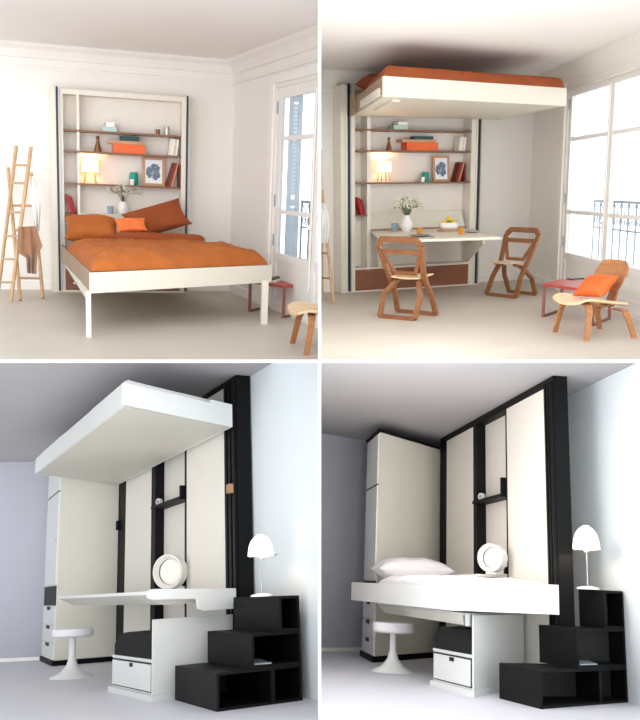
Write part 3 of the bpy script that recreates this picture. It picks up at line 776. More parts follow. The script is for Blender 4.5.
    R.solo('cup', MB().lathe([(0, 0), (w*0.85, 0), (w, h), (w*0.88, h), (w*0.75, h*0.1), (0, h*0.08)], seg=18), M_greycup, 'grey cup beside the vase on the headboard ledge of the let-down bed', 'cup', p, smooth=True)
    # crossing ladders with clothes
    ladders(R, [dict(a=((16.3, 146), (-1.5, 292)), b=((31, 147), (10.8, 303)), rungs=(165, 183, 212, 236, 259, 282), lab='pale wooden ladder leaning to the left, crossing the other one beside the bookcase', dt=9.95, db=9.75),
                dict(a=((8, 168), (20.3, 301)), b=((31, 173), (43, 299)), rungs=(205.5, 230, 278), lab='shorter pale wooden ladder leaning to the right, crossing the other one beside the bookcase', dt=10.65, db=10.3)], 'pale wooden ladders')
    drape(R, 'draped_cloth', 'brown wool garment hanging over the ladder beside the let-down bed', 'garment', [(36, 226), (42.5, 246), (37, 256), (36.5, 274), (27, 273), (26, 258), (17, 252), (18, 227)], 9.5, M_brown_cloth, 2)
    drape(R, 'draped_cloth', 'white cloth hanging from the ladder behind the brown garment', 'cloth', [(35, 177), (39, 192), (42, 204), (39.5, 231), (36, 232), (33, 212), (30, 196), (31, 176)], 9.85, M_white_cloth, 6)
    # red side table with things on it
    pa, pb, pc, pd = R.at_z(249.5, 311.6), R.at_z(271, 307), R.at_z(283.3, 318), R.at_z(303.5, 313.5)
    t, o = side_table(R, pa, pb, pc, pd, R.z_of(pc, 286.5), 'low red side table behind the foot of the let-down bed')
    th = R.z_of(pc, 286.5)+0.013
    a, b = R.at_z(272.5, 282.5, th), R.at_z(283, 279.2, th)
    d = (b-a); n = Vector((-d.y, d.x, 0)).normalized()*0.10
    R.solo('magazine', MB().prism([a-n*0.3, b-n*0.3, b+n*1.6, a+n*1.6], th, th+0.02).bevel(0.003, 1), M_paper, 'white magazine lying on the red side table by the let-down bed', 'magazine')
    R.solo('remote_control', MB().prism([a+n*0.1, b+n*0.1, b+n*0.7, a+n*0.7], th+0.022, th+0.04).bevel(0.004, 1), M_phone, 'black remote control on the white magazine by the let-down bed', 'remote control')
    # lounge chair, cut off where the partition stands
    p1 = R.at_z(295, 341.5); p2 = R.at_z(314.5, 357.5); w = p2-p1; yw_ = math.atan2(w.y, w.x)
    c = (p1+p2)/2 + Vector((-w.y, w.x, 0)).normalized()*0.22
    lounge_chair(R, c, yw_, 'ash and walnut lounge chair, half seen beside the partition, orange bed-down room', 1.0, True)

def ladders(R, specs, grp):
    for sp in specs:
        P = {}
        for key in ('a', 'b'):
            (u0, v0), (u1, v1) = sp[key]
            bot = R.at_z(u1, v1); db = R.dist(bot)
            top = R.at_d(u0, v0, sp['dt'])
            P[key] = (top, bot)
        o = (P['a'][1]+P['b'][1])/2
        t = R.thing('wooden_ladder', sp['lab'], 'ladder', o, group=grp)
        for key in ('a', 'b'):
            MB().tube([P[key][0]-o, P[key][1]-o+Vector((0, 0, 0.012))], 0.021, 10).build('rail', M_pine, t, True)
        def at(key, v):
            lo, hi = 0.0, 1.0
            for _ in range(40):
                m = (lo+hi)/2
                if R.pix(P[key][0].lerp(P[key][1], m))[1] < v: lo = m
                else: hi = m
            return P[key][0].lerp(P[key][1], lo)
        for v in sp['rungs']:
            a, b = at('a', v), at('b', v+0.3); d = (b-a)*0.06
            MB().tube([a-d-o, b+d-o], 0.014, 8).build('rung', M_pine, t, True)

def drape(R, name, label, cat, outline, dist, m, seed):
    """cloth with folds whose outline hangs at a distance; a thick wavy sheet"""
    pts = [R.at_d(u, v, dist) for u, v in outline]
    n = len(pts); c = sum(pts, Vector())/n; h = n//2
    right = pts[:h]; left = pts[h:][::-1]           # outline: down the right edge, then up the left edge
    def chain(ch, b):
        f = b*(len(ch)-1); i = min(int(f), len(ch)-2); return ch[i].lerp(ch[i+1], f-i)
    view = R.ray(*outline[0]).normalized()
    def f(a, b, s):
        p = chain(left, b).lerp(chain(right, b), a)
        w = 0.035*math.sin(a*PI*5+seed+b*1.5)*(0.4+0.6*b) + 0.03*noise.noise(Vector((a*3+seed, b*3, seed)))
        return p - c + view*(w+s)
    R.solo(name, MB().sheet(24, 24, lambda a, b: f(a, b, -0.012), lambda a, b: f(a, b, 0.012)), m, label, cat, c, smooth=True)
tl_room()

# ------------------------------------------------------------------ upper right room: the bed lifted, the table set
TR = Room(480, 184.5, -0.6, 1.5, 2300, 'x', (1, 1))
wTR = 'orange bed-up room'
tr = upper(TR, dict(who=wTR, base=(345, 293), posts=(341, 347.4, 349.6, 355, 367.5, 371, 470.6, 476.6, 478.6, 481.5), corner=531, vp=280, uleft=321,
    s_end=7.0, zc=2.86, cnear=3.5, win=(565, 606.5), win_top=(573, 86.5), win_bot=(575, 255), bars=[(575, 138.5), (575, 212.5)], shut=(579.5, 593),
    rail=(594.5, 200.8, 213, 227), raillen=2.6, top=(348, 85), shelves=[(355, 128.6), (355, 150), (355, 182.6)], shelf4=(360, 215), kick=((356, 291), (356, 270)), headboard=None, lampW=9,
    items=dict(mint=(393.6, 408, 125.6, 130.2), mint2=(398, 407.7, 122.5, 125.6), bottle=(385.7, 392, 136.8, 150.8),
        orange=(407, 438, 143.2, 151.6), tray=(402, 436, 140.2, 143.2), tealbook=(415, 433.4, 136.9, 140.2), whitebooks=(458.6, 136, 152.8), lamp=(375.6, 392, 161.3, 172), lampfoot=183,
        teal=(421, 429.5, 172.7, 183.3), cup=(420.5, 425, 178, 183.3), frame=(430.7, 451.8, 155.5, 183.7), redbrown=(455.6, 162.3, 183.8), redbooks=(361.2, 197, 215.2))))
def tr_room():
    R = TR; yb = tr['yb']; xs = tr['x']; k = tr['k']
    # --- lifted bed
    zb = R.on_y(355, 116.5, yb).z
    FL = R.at_z(384, 96.4, zb); FR = R.at_z(566, 106, zb)
    HL = R.at_z(347.5, 117, zb); HR = R.at_z(478, 122.5, zb)
    HL.y = HR.y = yb-0.035
    for p in (FL, FR, HL, HR): p.z = 0
    zt = R.z_of(FL, 75.8)
    bd = R.thing('wall_bed', 'cream bed frame lifted up under the ceiling above the table', 'bed', FL+Vector((0, 0, zb)))
    off = FL+Vector((0, 0, zb))
    def bp(name, mb, m): return mb.shift(off).build(name, m, bd)
    def strip(p, q, w, inward):
        d = (q-p).normalized(); n = Vector((-d.y, d.x, 0))*inward
        return [p, q, q+n*w, p+n*w]
    bp('foot_rail', MB().prism(strip(FL, FR, 0.035, 1), zb, zt).bevel(0.004), M_cream)
    i2 = Vector((0, 0.045, 0))
    bp('side_rail', MB().prism(strip(HL, FL+i2, 0.035, 1), zb+0.03, zt), M_railwood)
    bp('side_rail', MB().prism(strip(FR+i2, HR, 0.035, 1), zb, zt), M_cream)
    bp('underside_panel', MB().prism([FL+Vector((0.02, 0.045, 0)), FR+Vector((-0.03, 0.045, 0)), HR+Vector((-0.03, 0, 0)), HL+Vector((0.03, 0, 0))], zb+0.004, zb+0.03), M_cream)
    d = (FL-HL)
    bp('bracket_block', MB().prism([HL+Vector((-0.035, 0, 0)), HL+Vector((-0.035, 0, 0))+d*0.18, HL+d*0.18+Vector((-.002, 0, 0)), HL+Vector((-.002, 0, 0))], zb-0.0, zb+0.27), M_railwood)
    a = HL+d*0.40+Vector((-0.03, 0, zb+0.06)); b = HL+d*0.95+Vector((-0.03, 0, zb+0.06))
    bp('support_arm', MB().ribbon([a, b], (0, 0, 1), 0.085, 0.02), M_cream)
    # leg folded flat under the bed, its rod down to the shelf bay
    g = lambda s, t: bilin([FL, FR, HR, HL], s, t)
    bp('folded_leg', MB().prism([g(.06, .10), g(.10, .10), g(.10, .55), g(.06, .55)], zb-0.022, zb+0.003), M_cream)
    q = [g(.03, .03), g(.965, .03), g(.965, .985), g(.04, .985)]
    mo = pad(MB(), q, zb+0.034, zt-zb-0.045, 30, 24, 0.04, 0.008, 2.5, 2.0).build('mattress', M_rust, None, True, M=R.frame()); tag(mo, 'mattress in an orange sheet on the lifted bed', 'mattress')
    z1 = zt+0.004
    q = [g(.0, .0), g(.985, .0), g(.98, .60), g(.02, .60)]
    R.solo('duvet', pad(MB(), q, z1, R.z_of(FL, 64.5)-z1, 60, 40, 0.03, 0.008, 2.0, 7.0), M_rust, 'rust-orange duvet lying on the lifted bed', 'duvet', smooth=True)
    p = R.at_d(370, 78, R.dist(g(.08, .84)))
    R.solo('pillow', pillow_mb(0.55, 0.6, 0.22, 3.0, 0.02), M_rust, 'rust pillow at the wall end of the lifted bed', 'pillow', g(.15, .76)+Vector((0, 0, z1+0.17)), 0.0, smooth=True)
    # --- table hinged to the bookcase
    zt_ = 0.865
    a = R.at_z(384, 240.5, zt_); b = R.at_z(501.5, 237, zt_)
    c = Vector((xs[6]-0.02, yb+0.02, 0)); e = Vector((xs[5]+0.02, yb+0.02, 0))
    a.z = b.z = 0
    o = e+Vector((0, 0, 0))
    tb = R.thing('folding_table', 'cream folding table hinged out of the bookcase under the lifted bed', 'table', o)
    def tp(name, mb, m): return mb.shift(o).build(name, m, tb)
    tp('tabletop', MB().prism([a, b, c, e], zt_-0.03, zt_).bevel(0.006), M_cream)
    br = c.lerp(b, 0.0)+Vector((-0.05, -0.05, 0)); tip = R.at_z(484, 239, zt_-0.03); tip.z = 0
    br2 = c + Vector((-0.10, -0.06, 0)); dv = (tip-br2)
    sd = Vector((-dv.y, dv.x, 0)).normalized()*0.012
    mb = MB(); tri = [(br2, zt_-0.032), (tip, zt_-0.032), (tip, zt_-0.09), (br2+dv*0.30, 0.45), (br2, 0.36)]
    mb.hexa([Vector((p.x, p.y, z))-sd for p, z in tri], [Vector((p.x, p.y, z))+sd for p, z in tri]); tp('bracket', mb, M_cream)
    tp('support_post', MB().box(e.x+0.06, e.x+0.10, yb-0.09, yb-0.05, tr['zk1']+0.031, zt_-0.031), M_cream)
    tp('support_post', MB().box(e.x+0.16, e.x+0.20, yb-0.02, yb+0.0, tr['zk1']+0.031, zt_-0.031), M_cream)
    zbk0, zbk1 = R.on_y(420, 226.5, yb+0.04).z, R.on_y(420, 211.5, yb+0.18).z
    tp('back_board', MB().hexa([(e.x, yb+0.06, zt_+0.005), (c.x-0.02, yb+0.06, zt_+0.005), (c.x-0.02, yb+0.08, zt_+0.005), (e.x, yb+0.08, zt_+0.005)], [(e.x, yb+0.17, zbk1), (c.x-0.02, yb+0.17, zbk1), (c.x-0.02, yb+0.19, zbk1), (e.x, yb+0.19, zbk1)]), M_cream)
    tp('hinge_strip', MB().box(e.x, c.x-0.02, yb+0.02, yb+0.058, zt_+0.001, zt_+0.022), M_railwood)
    # --- on the table
    T = lambda u, v: R.at_z(u, v, zt_)+Vector((0, 0, 0.0015))
    mp = lambda p: R.mpp(p)
    p = T(406.5, 231.5); k2 = mp(p); vase_flowers(R, p, 13*k2, 16*k2, 32*k2, 20*k2, 'on the table under the lifted bed', 5, 0.0, 80, 1.0)
    p = T(394.6, 231.2); w = 3.7*k2; h = 8*k2
    mg = R.thing('mug', 'blue-grey mug beside the vase on the folding table', 'mug', p)
    MB().lathe([(0, 0), (w*0.9, 0), (w, h), (w*0.88, h), (w*0.78, h*0.12), (0, h*0.1)], seg=20).build('mug_body', M_greycup, mg, True)
    MB().tube([(w*0.95+math.cos(t)*w*0.5, 0, h*0.5+math.sin(t)*h*0.3) for t in [(-0.5+i/8)*PI for i in range(9)]], w*0.12, 8).build('handle', M_greycup, mg, True)
    for (u, v, lab) in ((419.6, 234, 'left amber drinking glass, between the vase and the fruit bowl on the table'), (461, 234.2, 'right amber drinking glass, beside the fruit bowl on the table')):
        p = T(u, v); w = 2.9*mp(p); h = 6.2*mp(p)
        R.solo('drinking_glass', MB().lathe([(0, 0), (w*0.85, 0), (w, h), (w*0.9, h), (w*0.76, h*0.15), (0, h*0.13)], seg=18), M_amber, lab, 'glass', p, group='amber glasses on the table', smooth=True)
    for (u, v, w, lab, m) in ((420, 236.8, 11, 'dark grey plate in front of the vase on the table', M_plate), (472.5, 232.8, 7.6, 'pale grey plate at the right end of the table', M_alu)):
        p = T(u, v); w = w*mp(p)
        R.solo('plate', MB().lathe([(0, 0), (w*0.6, 0), (w, 0.018), (w, 0.024), (w*0.6, 0.010), (0, 0.008)], seg=28), m, lab, 'plate', p, smooth=True)
    p = T(407.5, 237.3); c1 = R.thing('fork', 'steel fork beside the dark grey plate on the table', 'fork', p, math.radians(75))
    MB().ribbon([(-0.11, 0, 0.006), (0.03, 0, 0.006)], (0, 1, 0), 0.012, 0.004).build('handle', M_steel, c1)
    MB().ribbon([(0.031, 0, 0.006), (0.05, 0, 0.004), (0.10, 0, 0.006)], (0, 1, 0), 0.026, 0.004).build('tines', M_steel, c1)
    p = T(432.5, 236.9); c2 = R.thing('knife', 'steel knife beside the dark grey plate on the table', 'knife', p, math.radians(75))
    MB().ribbon([(-0.10, 0, 0.005), (0.0, 0, 0.005)], (0, 1, 0), 0.016, 0.008).build('handle', M_steel, c2)
    MB().ribbon([(0.001, 0, 0.005), (0.12, 0, 0.005)], (0, 1, 0), 0.018, 0.003).build('blade', M_steel, c2)
    p = T(448.5, 231.6); k3 = mp(p)
    R.solo('wooden_board', MB().cyl((0, 0, 0), 11.5*k3, 0, 0.022, 32), M_tray, 'round wooden board under the fruit bowl on the table', 'board', p)
    zbw = 0.024; r = 9.7*k3; hb = 7.2*k3
    R.solo('fruit_bowl', MB().lathe([(0, 0), (r*0.7, 0), (r*0.98, hb*0.35), (r, hb), (r*0.94, hb), (r*0.9, hb*0.4), (r*0.6, hb*0.15), (0, hb*0.14)], seg=32), M_wht, 'round white bowl of fruit on the table', 'bowl', p+Vector((0, 0, zbw)), smooth=True)
    fz = zbw+hb*0.98
    fruits = [(-0.5, -0.866, 0, M_lime), (0.5, -0.866, 0, M_lemon), (0.5, 0.866, 0, M_lemon), (-1.0, 0.0, 0, M_lemon), (1.0, 0.0, 0, M_lime), (-0.5, 0.866, 0, M_lemon), (0.0, 0.0, 0.052, M_lemon)]
    rank = ['green fruit at the left front of the white bowl', 'yellow lemon at the right front of the white bowl', 'yellow lemon at the right back of the white bowl', 'yellow lemon at the far left of the white bowl', 'green fruit at the far right of the white bowl', 'yellow lemon at the left back of the white bowl', 'yellow lemon on top of the heap in the white bowl']
    for (fx, fy, dz, m), lab in zip(fruits, rank):
        R.solo('lemon' if m is M_lemon else 'green_fruit', MB().sphere((0, 0, 0), 0.034, 1.08, 1, 1, 16, 10), m, lab, 'fruit', p+Vector((fx*0.078, fy*0.078, fz+dz)), group='fruit in the white bowl', smooth=True)
    # --- two chairs
    pA = Vector((-0.05, -0.12, 0))+(R.at_z(379, 319)+R.at_z(416, 322.5)+R.at_z(394, 307)+R.at_z(438, 312))/4
    dA = R.at_z(394, 307)-R.at_z(379, 319)+R.at_z(438, 312)-R.at_z(416, 322.5)
    wA = R.at_z(416, 322.5)-R.at_z(379, 319)
    folding_chair(R, pA, math.atan2(wA.y, wA.x), 'bent plywood chair with its back to the viewer, in front of the table', 1.02)
    pB = (R.at_z(482, 297)+R.at_z(523, 302)+R.at_z(503, 290)+R.at_z(534, 294.5))/4
    wB = R.at_z(523, 302)-R.at_z(482, 297)
    folding_chair(R, pB, math.atan2(wB.y, wB.x)+PI, 'bent plywood chair at the right end of the table, near the room corner', 1.0)
    # --- red side table, phone, lounge chair with cushion
    pa = R.at_z(543, 317); pb = R.at_z(561, 311.0); pc = pa + (R.at_z(592, 326)-pa); pd = pb+(pc-pa)
    h = R.z_of(pa, 284.5)
    side_table(R, pa, pb, pc, pd, h, 'low red side table behind the lounge chair')
    th = h+0.013
    q = R.at_z(575.5, 279.3, th)
    R.solo('mobile_phone', MB().box(-0.09, 0.09, -0.045, 0.045, 0, 0.014).bevel(0.004), M_phone, 'black phone lying on the red side table behind the lounge chair', 'phone', q+Vector((0, 0, .001)), math.radians(-10))
    p1 = R.at_z(559, 328.7); p2 = R.at_z(583, 343.6); p3 = R.at_z(629, 341); p4 = R.at_z(605, 328)
    w = p2-p1; c = (p1+p2+p3+p4)/4
    yaw = math.atan2(w.y, w.x)+0.3
    lc = lounge_chair(R, c, yaw, 'ash and walnut lounge chair with an orange cushion near the window', 1.0)
    L = Matrix.Translation(c) @ Matrix.Rotation(yaw, 4, 'Z')
    rot = Matrix.Rotation(yaw, 3, 'Z') @ Matrix.Rotation(0.75, 3, 'X') @ Matrix.Rotation(0.12, 3, 'Z')
    R.solo('cushion', pillow_mb(0.44, 0.28, 0.12, 2.0, 0.012), M_vivid, 'bright orange cushion leaning on the backrest of the lounge chair', 'cushion', L @ Vector((0.03, -0.03, 0.50)), rot=rot, smooth=True)
    # --- end of the ladder with a white cloth, at the far side of the room
    ladders(R, [dict(a=((320.6, 150), (322.0, 300)), b=((322, 190), (333.5, 304)), rungs=(253, 278), lab='pale wooden ladder partly hidden by the partition beside the bookcase, bed lifted', dt=11.2, db=11.2)], 'pale wooden ladder')
    drape(R, 'draped_cloth', 'white cloth hanging on the ladder in the orange bed-up room', 'cloth', [(324.5, 203), (328.5, 214), (329.5, 228), (327.5, 243), (321.8, 243), (321.6, 228), (321.5, 215), (321.5, 203)], 10.9, M_white_cloth, 3)
tr_room()

# =================================================================== lower rooms (black and white wall unit with a bed that travels up and down)
def mirror_side(p): return p

def lower(R, P):
    wh = P['who']; H = P['H']
    fp = R.at_z(*P['punit']); xP = fp.x; yF = fp.y            # front plane of the wall unit and its far end
    S = lambda u, v=540, x=None: R.on_x(u, v, xP if x is None else x).y
    yE = S(P['post_end'][0], P['post_v'])                              # near end of the unit
    gx = R.on_y(P['post_end'][1], P['post_v'], yE).x-xP                # depth of the unit's end
    xW = max(xP+gx+0.02, R.at_z(*P['stair'][2]).x+0.012)          # the wall behind it
    H = R.z_of((xP, yE), P['post_top']) if 'post_top' in P else R.z_of((xP, yF), 438.0)
    b0, b1 = R.at_z(*P['back'][0]), R.at_z(*P['back'][1])
    d = (b1-b0).normalized(); nb = Vector((-d.y, d.x, 0))
    if nb.y < 0: nb = -nb
    e0 = b0-d*(1.0 if R.cell[0] < 0 else 0.8); lam = (xW+0.3-b0.x)/d.x; e1 = b0+d*lam
    ynear = 4.2
    R.struct('floor', MB().prism([(e0.x-1.0, ynear), (xW+0.2, ynear), (xW+0.2, max(e0.y, e1.y)+0.3), (e0.x-1.0, max(e0.y, e1.y)+0.3)], -0.15, 0), M_bfloor)
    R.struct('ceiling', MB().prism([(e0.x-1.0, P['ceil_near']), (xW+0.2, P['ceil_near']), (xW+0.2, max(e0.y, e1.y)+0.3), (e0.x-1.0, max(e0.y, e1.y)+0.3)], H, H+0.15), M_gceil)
    R.struct('wall_back', MB().prism([e0, e1, e1+nb*0.15, e0+nb*0.15], 0, H), M_bwall)
    R.struct('wall_right', MB().prism([(xW, ynear), (xW+0.15, ynear), (xW+0.15, yF+1.5), (xW, yF+1.5)], 0, H), M_rwall)
    R.struct('baseboard_back', MB().prism([e0-nb*0.012, e1-nb*0.012, e1, e0], 0, 0.05), M_trim)
    # --- wall unit
    u = R.thing('wall_unit', 'tall black framed wall unit with off-white panels in the ' + wh, 'wall unit', (xP, yE, 0)); off = (xP, yE, 0)
    def bp(name, mb, m, par=u): return mb.shift(off).build(name, m, par)
    p1a, p1b, q2a, q2b, nA, nB, q3b = [S(x) for x in P['lines']]
    xN = R.on_y(P['niche_edge'], 540, nA).x; xN = min(xN, xP+gx-0.02)
    zpt = R.on_x(P['ptop'][0], P['ptop'][1], xP).z
    g = gx
    bp('post', MB().box(xP, xP+g, p1b, p1a, 0, H-0.004), M_ebony)
    bp('post', MB().box(xP, xP+g, nA, q2a, 0, zpt), M_ebony)
    bp('post', MB().box(xP, xP+g, q2b, nB, 0, zpt), M_ebony)
    bp('post', MB().box(xP, xP+g, yE, q3b, 0, H-0.004), M_ebony)
    bp('top_beam', MB().box(xP, xP+g, q3b, p1b, zpt, H-0.004), M_ebony)
    bp('white_panel', MB().box(xP-0.004, xP+0.02, q2a, p1b, 0.08, zpt-0.004), M_panel)
    bp('white_panel', MB().box(xP-0.004, xP+0.02, q3b, q2b, 0.08, zpt-0.004), M_panel)
    bp('niche_back', MB().box(xN, xN+0.015, nB, nA, 0, zpt), M_panel)
    bp('plinth', MB().box(xP+0.001, xP+g, q3b, p1b, 0, 0.075), M_ebony)
    w = q3b-yE
    for f0, f1 in ((0.05, 0.24), (0.40, 0.58), (0.74, 0.92)):
        bp('lift_rail', MB().box(xP-0.03, xP-0.001, yE+w*f0, yE+w*f1, 0.02, H-0.06), M_ebony)
    zs = [R.on_x(x, v, xP).z for x, v in P['shelf']]
    zsh = sum(zs)/len(zs)
    bp('niche_shelf', MB().box(xP-0.06, xN-0.001, nB+0.002, nA-0.002, zsh-0.035, zsh), M_ebony)
    if P['zl'] > 0.95: bp('niche_shelf', MB().box(xP-0.34, xN-0.001, nB+0.002, nA-0.002, P['zl']-0.025, P['zl']), M_panel)
    z0, z1 = [R.on_x(P['brk'][0], v, xP).z for v in P['brk'][1:]]
    bp('shelf_bracket', MB().box(xP-0.05, xP+0.03, nB+0.004, nB+0.05, zsh+0.001, max(z1, z0)), M_ebony)
    z0, z1 = sorted(R.on_x(P['catch'][0], v, xP).z for v in P['catch'][1:])
    bp('catch', MB().box(xP-0.03, xP-0.001, nB-0.02, nB+0.03, z0, z1), M_ebony)
    for (uu, va, vb, m, f) in P['latches']:
        ya = S(uu); z0, z1 = sorted(R.on_x(uu, v, xP).z for v in (va, vb))
        bp('latch', MB().box(xP-0.075 if m is M_latch else xP-0.05, xP-0.031 if m is M_latch else xP-0.001, ya-0.045, ya+0.045, z0, z1), m)
    # small alarm clock on the shelf
    c = P['clock']; yc = S(c[0], c[1], xP-0.02); r = c[2]*R.mpp((xP-0.02, yc, zsh))
    ck = R.thing('alarm_clock', 'small round white clock on the black niche shelf of the ' + wh, 'clock', (xP+0.0, yc, zsh+0.001), rot=Matrix.Rotation(PI/2+0.5, 3, 'Z') @ Matrix.Rotation(PI, 3, 'Z'))
    ax = Matrix.Rotation(PI/2, 3, 'X')
    MB().lathe([(0, -0.02), (r, -0.02), (r, 0.02), (r*0.88, 0.022), (0, 0.022)], (0, 0, r), 24, ax).build('clock_case', M_lack, ck, True)
    MB().lathe([(0, 0.0225), (r*0.5, 0.0225), (r*0.5, 0.0245), (0, 0.0245)], (0, 0, r), 20, ax).build('dial', M_steel, ck)
    # ring lamp in the niche
    (ru, rv, rw, rh) = P['ring']; 
    yr = S(ru, rv, xP-0.20); pr = Vector((xP-0.20, yr, P['zl']+0.001)); k = R.mpp(pr); ra = rh*k/2
    rl = R.thing('disc_lamp', 'round white disc lamp standing in the niche of the ' + wh, 'lamp', pr, P['ring_yaw'])
    ax = Matrix.Rotation(PI/2, 3, 'X')
    MB().lathe([(ra*0.74, -0.01), (ra, -0.05), (ra, 0.07), (ra*0.92, 0.075), (ra*0.74, 0.02)], (0, 0, ra+0.02), 40, ax).build('ring_shade', M_lack, rl, True)
    MB().lathe([(0, -0.035), (ra*0.72, -0.012), (ra*0.72, 0.0), (0, 0.012)], (0, 0, ra+0.02), 36, ax).build('diffuser', M_shade3, rl, True)
    MB().box(-0.06, 0.06, -0.05, 0.05, 0, 0.02).build('base', M_lack, rl)
    if P['fillW']:
        ld = bpy.data.lights.new('warm_fill_light', 'POINT'); ld.energy = P['fillW']; ld.color = (1.0, 0.80, 0.64); ld.shadow_soft_size = 0.12  # added warm light set off from the disc lamp to brighten the panels
        lo = bpy.data.objects.new('warm_fill_light', ld); COL.objects.link(lo); lo.matrix_world = R.frame(pr+Vector((-0.75, -0.25, ra+0.25)))
    # --- wardrobe against the far end of the unit
    N = R.at_z(*P['ward'][0]); L = R.at_z(*P['ward'][1]); E = R.at_z(*P['ward'][2]); E = N+(E-N)*((xP-0.006-N.x)/(E.x-N.x))
    E.y = max(E.y, p1a+0.006)
    wy = min(N.y, E.y)
    Q = L+(E-N); Q = Vector((xP-0.006, Q.y, 0))
    wz = P['ward_top']; wz = H-0.03 if wz is None else R.z_of(N, wz)
    wd = R.thing('wardrobe', 'tall ivory wardrobe with drawers in its narrow side, ' + wh, 'wardrobe', N)
    ctr = (N+L+E+Q)/4
    def wp(name, mb, m, par=wd): return mb.shift(N).build(name, m, par)
    def grow(pts, f): return [p+(p-ctr).normalized()*f for p in pts]
    foot = [N, E, Q, L]
    wp('carcass', MB().prism(foot, 0.07, wz-0.035), M_ward)
    base = [N+Vector((-.035, -.035, 0)), Vector((E.x, E.y-0.003, 0)), Vector((Q.x, Q.y, 0)), L+Vector((-.035, 0.02, 0))]
    wp('plinth', MB().prism(base, 0, 0.068), M_ebony)
    cap = [N+Vector((-.03, -.03, 0)), Vector((E.x, E.y-0.003, 0)), Vector((Q.x, Q.y, 0)), L+Vector((-.03, 0.02, 0))]
    wp('top_cap', MB().prism(cap, wz-0.034, wz), M_ebony)
    dN = (L-N); nl = Vector((-dN.y, dN.x, 0)).normalized()
    if nl.x > 0: nl = -nl
    zv = lambda v: R.z_of(N, v)
    def face(name, za, zb_, m, th=0.018, a=0.03, b=0.97, out=0.0, par=wd):
        p, q = N+dN*a+nl*out, N+dN*b+nl*out
        return wp(name, MB().prism([p, p+nl*th, q+nl*th, q], za, zb_), m, par)
    ds = P['ward_front']            # rows: door gap, open compartment top and bottom, drawer gaps
    zg, zo1, zo0, zd1, zd2 = [zv(v) for v in ds]
    dk = []
    dk.append(face('door', zg+0.012, wz-0.05, M_lack)); dk.append(face('door', zo1+0.02, zg-0.012, M_lack))
    face('shelf_gap', zg-0.011, zg+0.011, M_ebony, 0.012)
    for z, dpar in ((wz-0.35, dk[0]), (zv(P['knob2']), dk[1])):
        p = N+dN*0.10+nl*0.018
        wp('knob', MB().lathe([(0, 0), (0.014, 0), (0.014, 0.02), (0, 0.02)], p+Vector((0, 0, z)), 10, Matrix(((0, 0, nl.x), (nl.y*-1, 0, nl.y), (0, 1, 0)))) if False else MB().sphere(p+Vector((0, 0, z)), 0.014, seg=10, rings=6), M_steel, dpar)
    face('open_compartment', zo0, zo1, M_ebony2, 0.012)
    for za, zb_ in ((zd1+0.008, zo0-0.012), (zd2+0.008, zd1-0.006), (0.075, zd2-0.006)):
        dr = face('drawer', za, zb_, M_lack)
        face('notch_handle', zb_-0.05, zb_-0.004, M_ebony2, 0.003, 0.36, 0.64, 0.0185, dr)
    # --- stair of three open boxes
    C = R.at_z(*P['stair'][0]); A = R.at_z(*P['stair'][1]); E3 = R.at_z(*P['stair'][2])
    E3 = C+(E3-C)*min(1.0, (xW-0.008-C.x)/(E3.x-C.x))
    zt = [R.z_of(C, P['stop'][0])]
    def along(uu, z):
        lo, hi = 0.0, 1.0
        for _ in range(40):
            m = (lo+hi)/2; q = C+(E3-C)*m
            if R.pix((q.x, q.y, z))[0] < uu: lo = m
            else: hi = m
        return lo
    f2 = along(P['stop'][1][0], zt[0])
    P2 = C+(E3-C)*f2; zt.append(R.z_of(P2, P['stop'][1][2]))
    f3 = along(P['stop'][2][0], zt[1])
    P3 = C+(E3-C)*f3; zt.append(R.z_of(P3, P['stop'][2][2]))
    DA = A-C; lim = (yE-0.02-P3.y)/DA.y
    lam = [1.0, 0.9 if P3.x > xP-0.05 else 1.0, min(1.0, lim) if P3.x > xP-0.05 else 1.0]
    ux = (E3-C).normalized(); th = 0.022
    back_r = min(1.0, (yE-0.03-E3.y)/DA.y)
    names = ['lowest and largest black open box of the stair in the ', 'middle black open box of the stair in the ', 'topmost black stair box, carrying the lamp, in the ']
    zz = 0.0
    for i, (st, ztop, f) in enumerate(((C, zt[0], 0), (P2, zt[1], f2), (P3, zt[2], f3))):
        Ln = (E3-st).length; o = st+Vector((0, 0, zz))
        t = R.thing('stair_box', names[i] + wh, 'stair box', o, group='black stair boxes')
        hgt = ztop-zz-0.0015
        def slab(a0, a1, b0_, b1_, za, zb2, name, m=M_ebony):
            pts = [ux*a + DA*b*(lam[i]-(lam[i]-min(lam[i], back_r))*a/Ln) for a, b in ((a0, b0_), (a1, b0_), (a1, b1_), (a0, b1_))]
            return MB().prism(pts, za, zb2).build(name, m, t)
        slab(0, Ln, 0, 1, hgt-th, hgt, 'top_board'); slab(0, Ln, 0, 1, 0, th, 'bottom_board')
        slab(0, th, 0, 1, th, hgt-th, 'side_board'); slab(Ln-th, Ln, 0, 1, th, hgt-th, 'side_board')
        slab(th, Ln-th, 0.96, 1, th, hgt-th, 'back_board', M_ebony2)
        sp = P['split'][i]
        for s_ in sp: slab(Ln*s_, Ln*s_+0.04, 0.0, 0.96, th, hgt-th, 'divider')
        zz = ztop
    # magazine lying in the middle opening
    L2 = (E3-P2).length
    q = [P2+ux*(L2*a_)+DA*b_+Vector((0, 0, zt[0]+0.024)) for a_, b_ in P['mag']]
    R.solo('magazine', MB().hexa([p+Vector((0, 0, 0.0005)) for p in q], [p+Vector((0, 0, 0.008)) for p in q]), M_mag, 'magazine sticking out of the middle stair box in the ' + wh, 'magazine')
    # --- lamp on the top step
    (lu, lv) = P['lamp']; 
    lo, hi = -0.5, 1.5
    for _ in range(40):
        m = (lo+hi)/2; q = P3+(E3-P3)*m+DA*0.2
        if R.pix((q.x, q.y, zt[2]))[0] < lu: lo = m
        else: hi = m
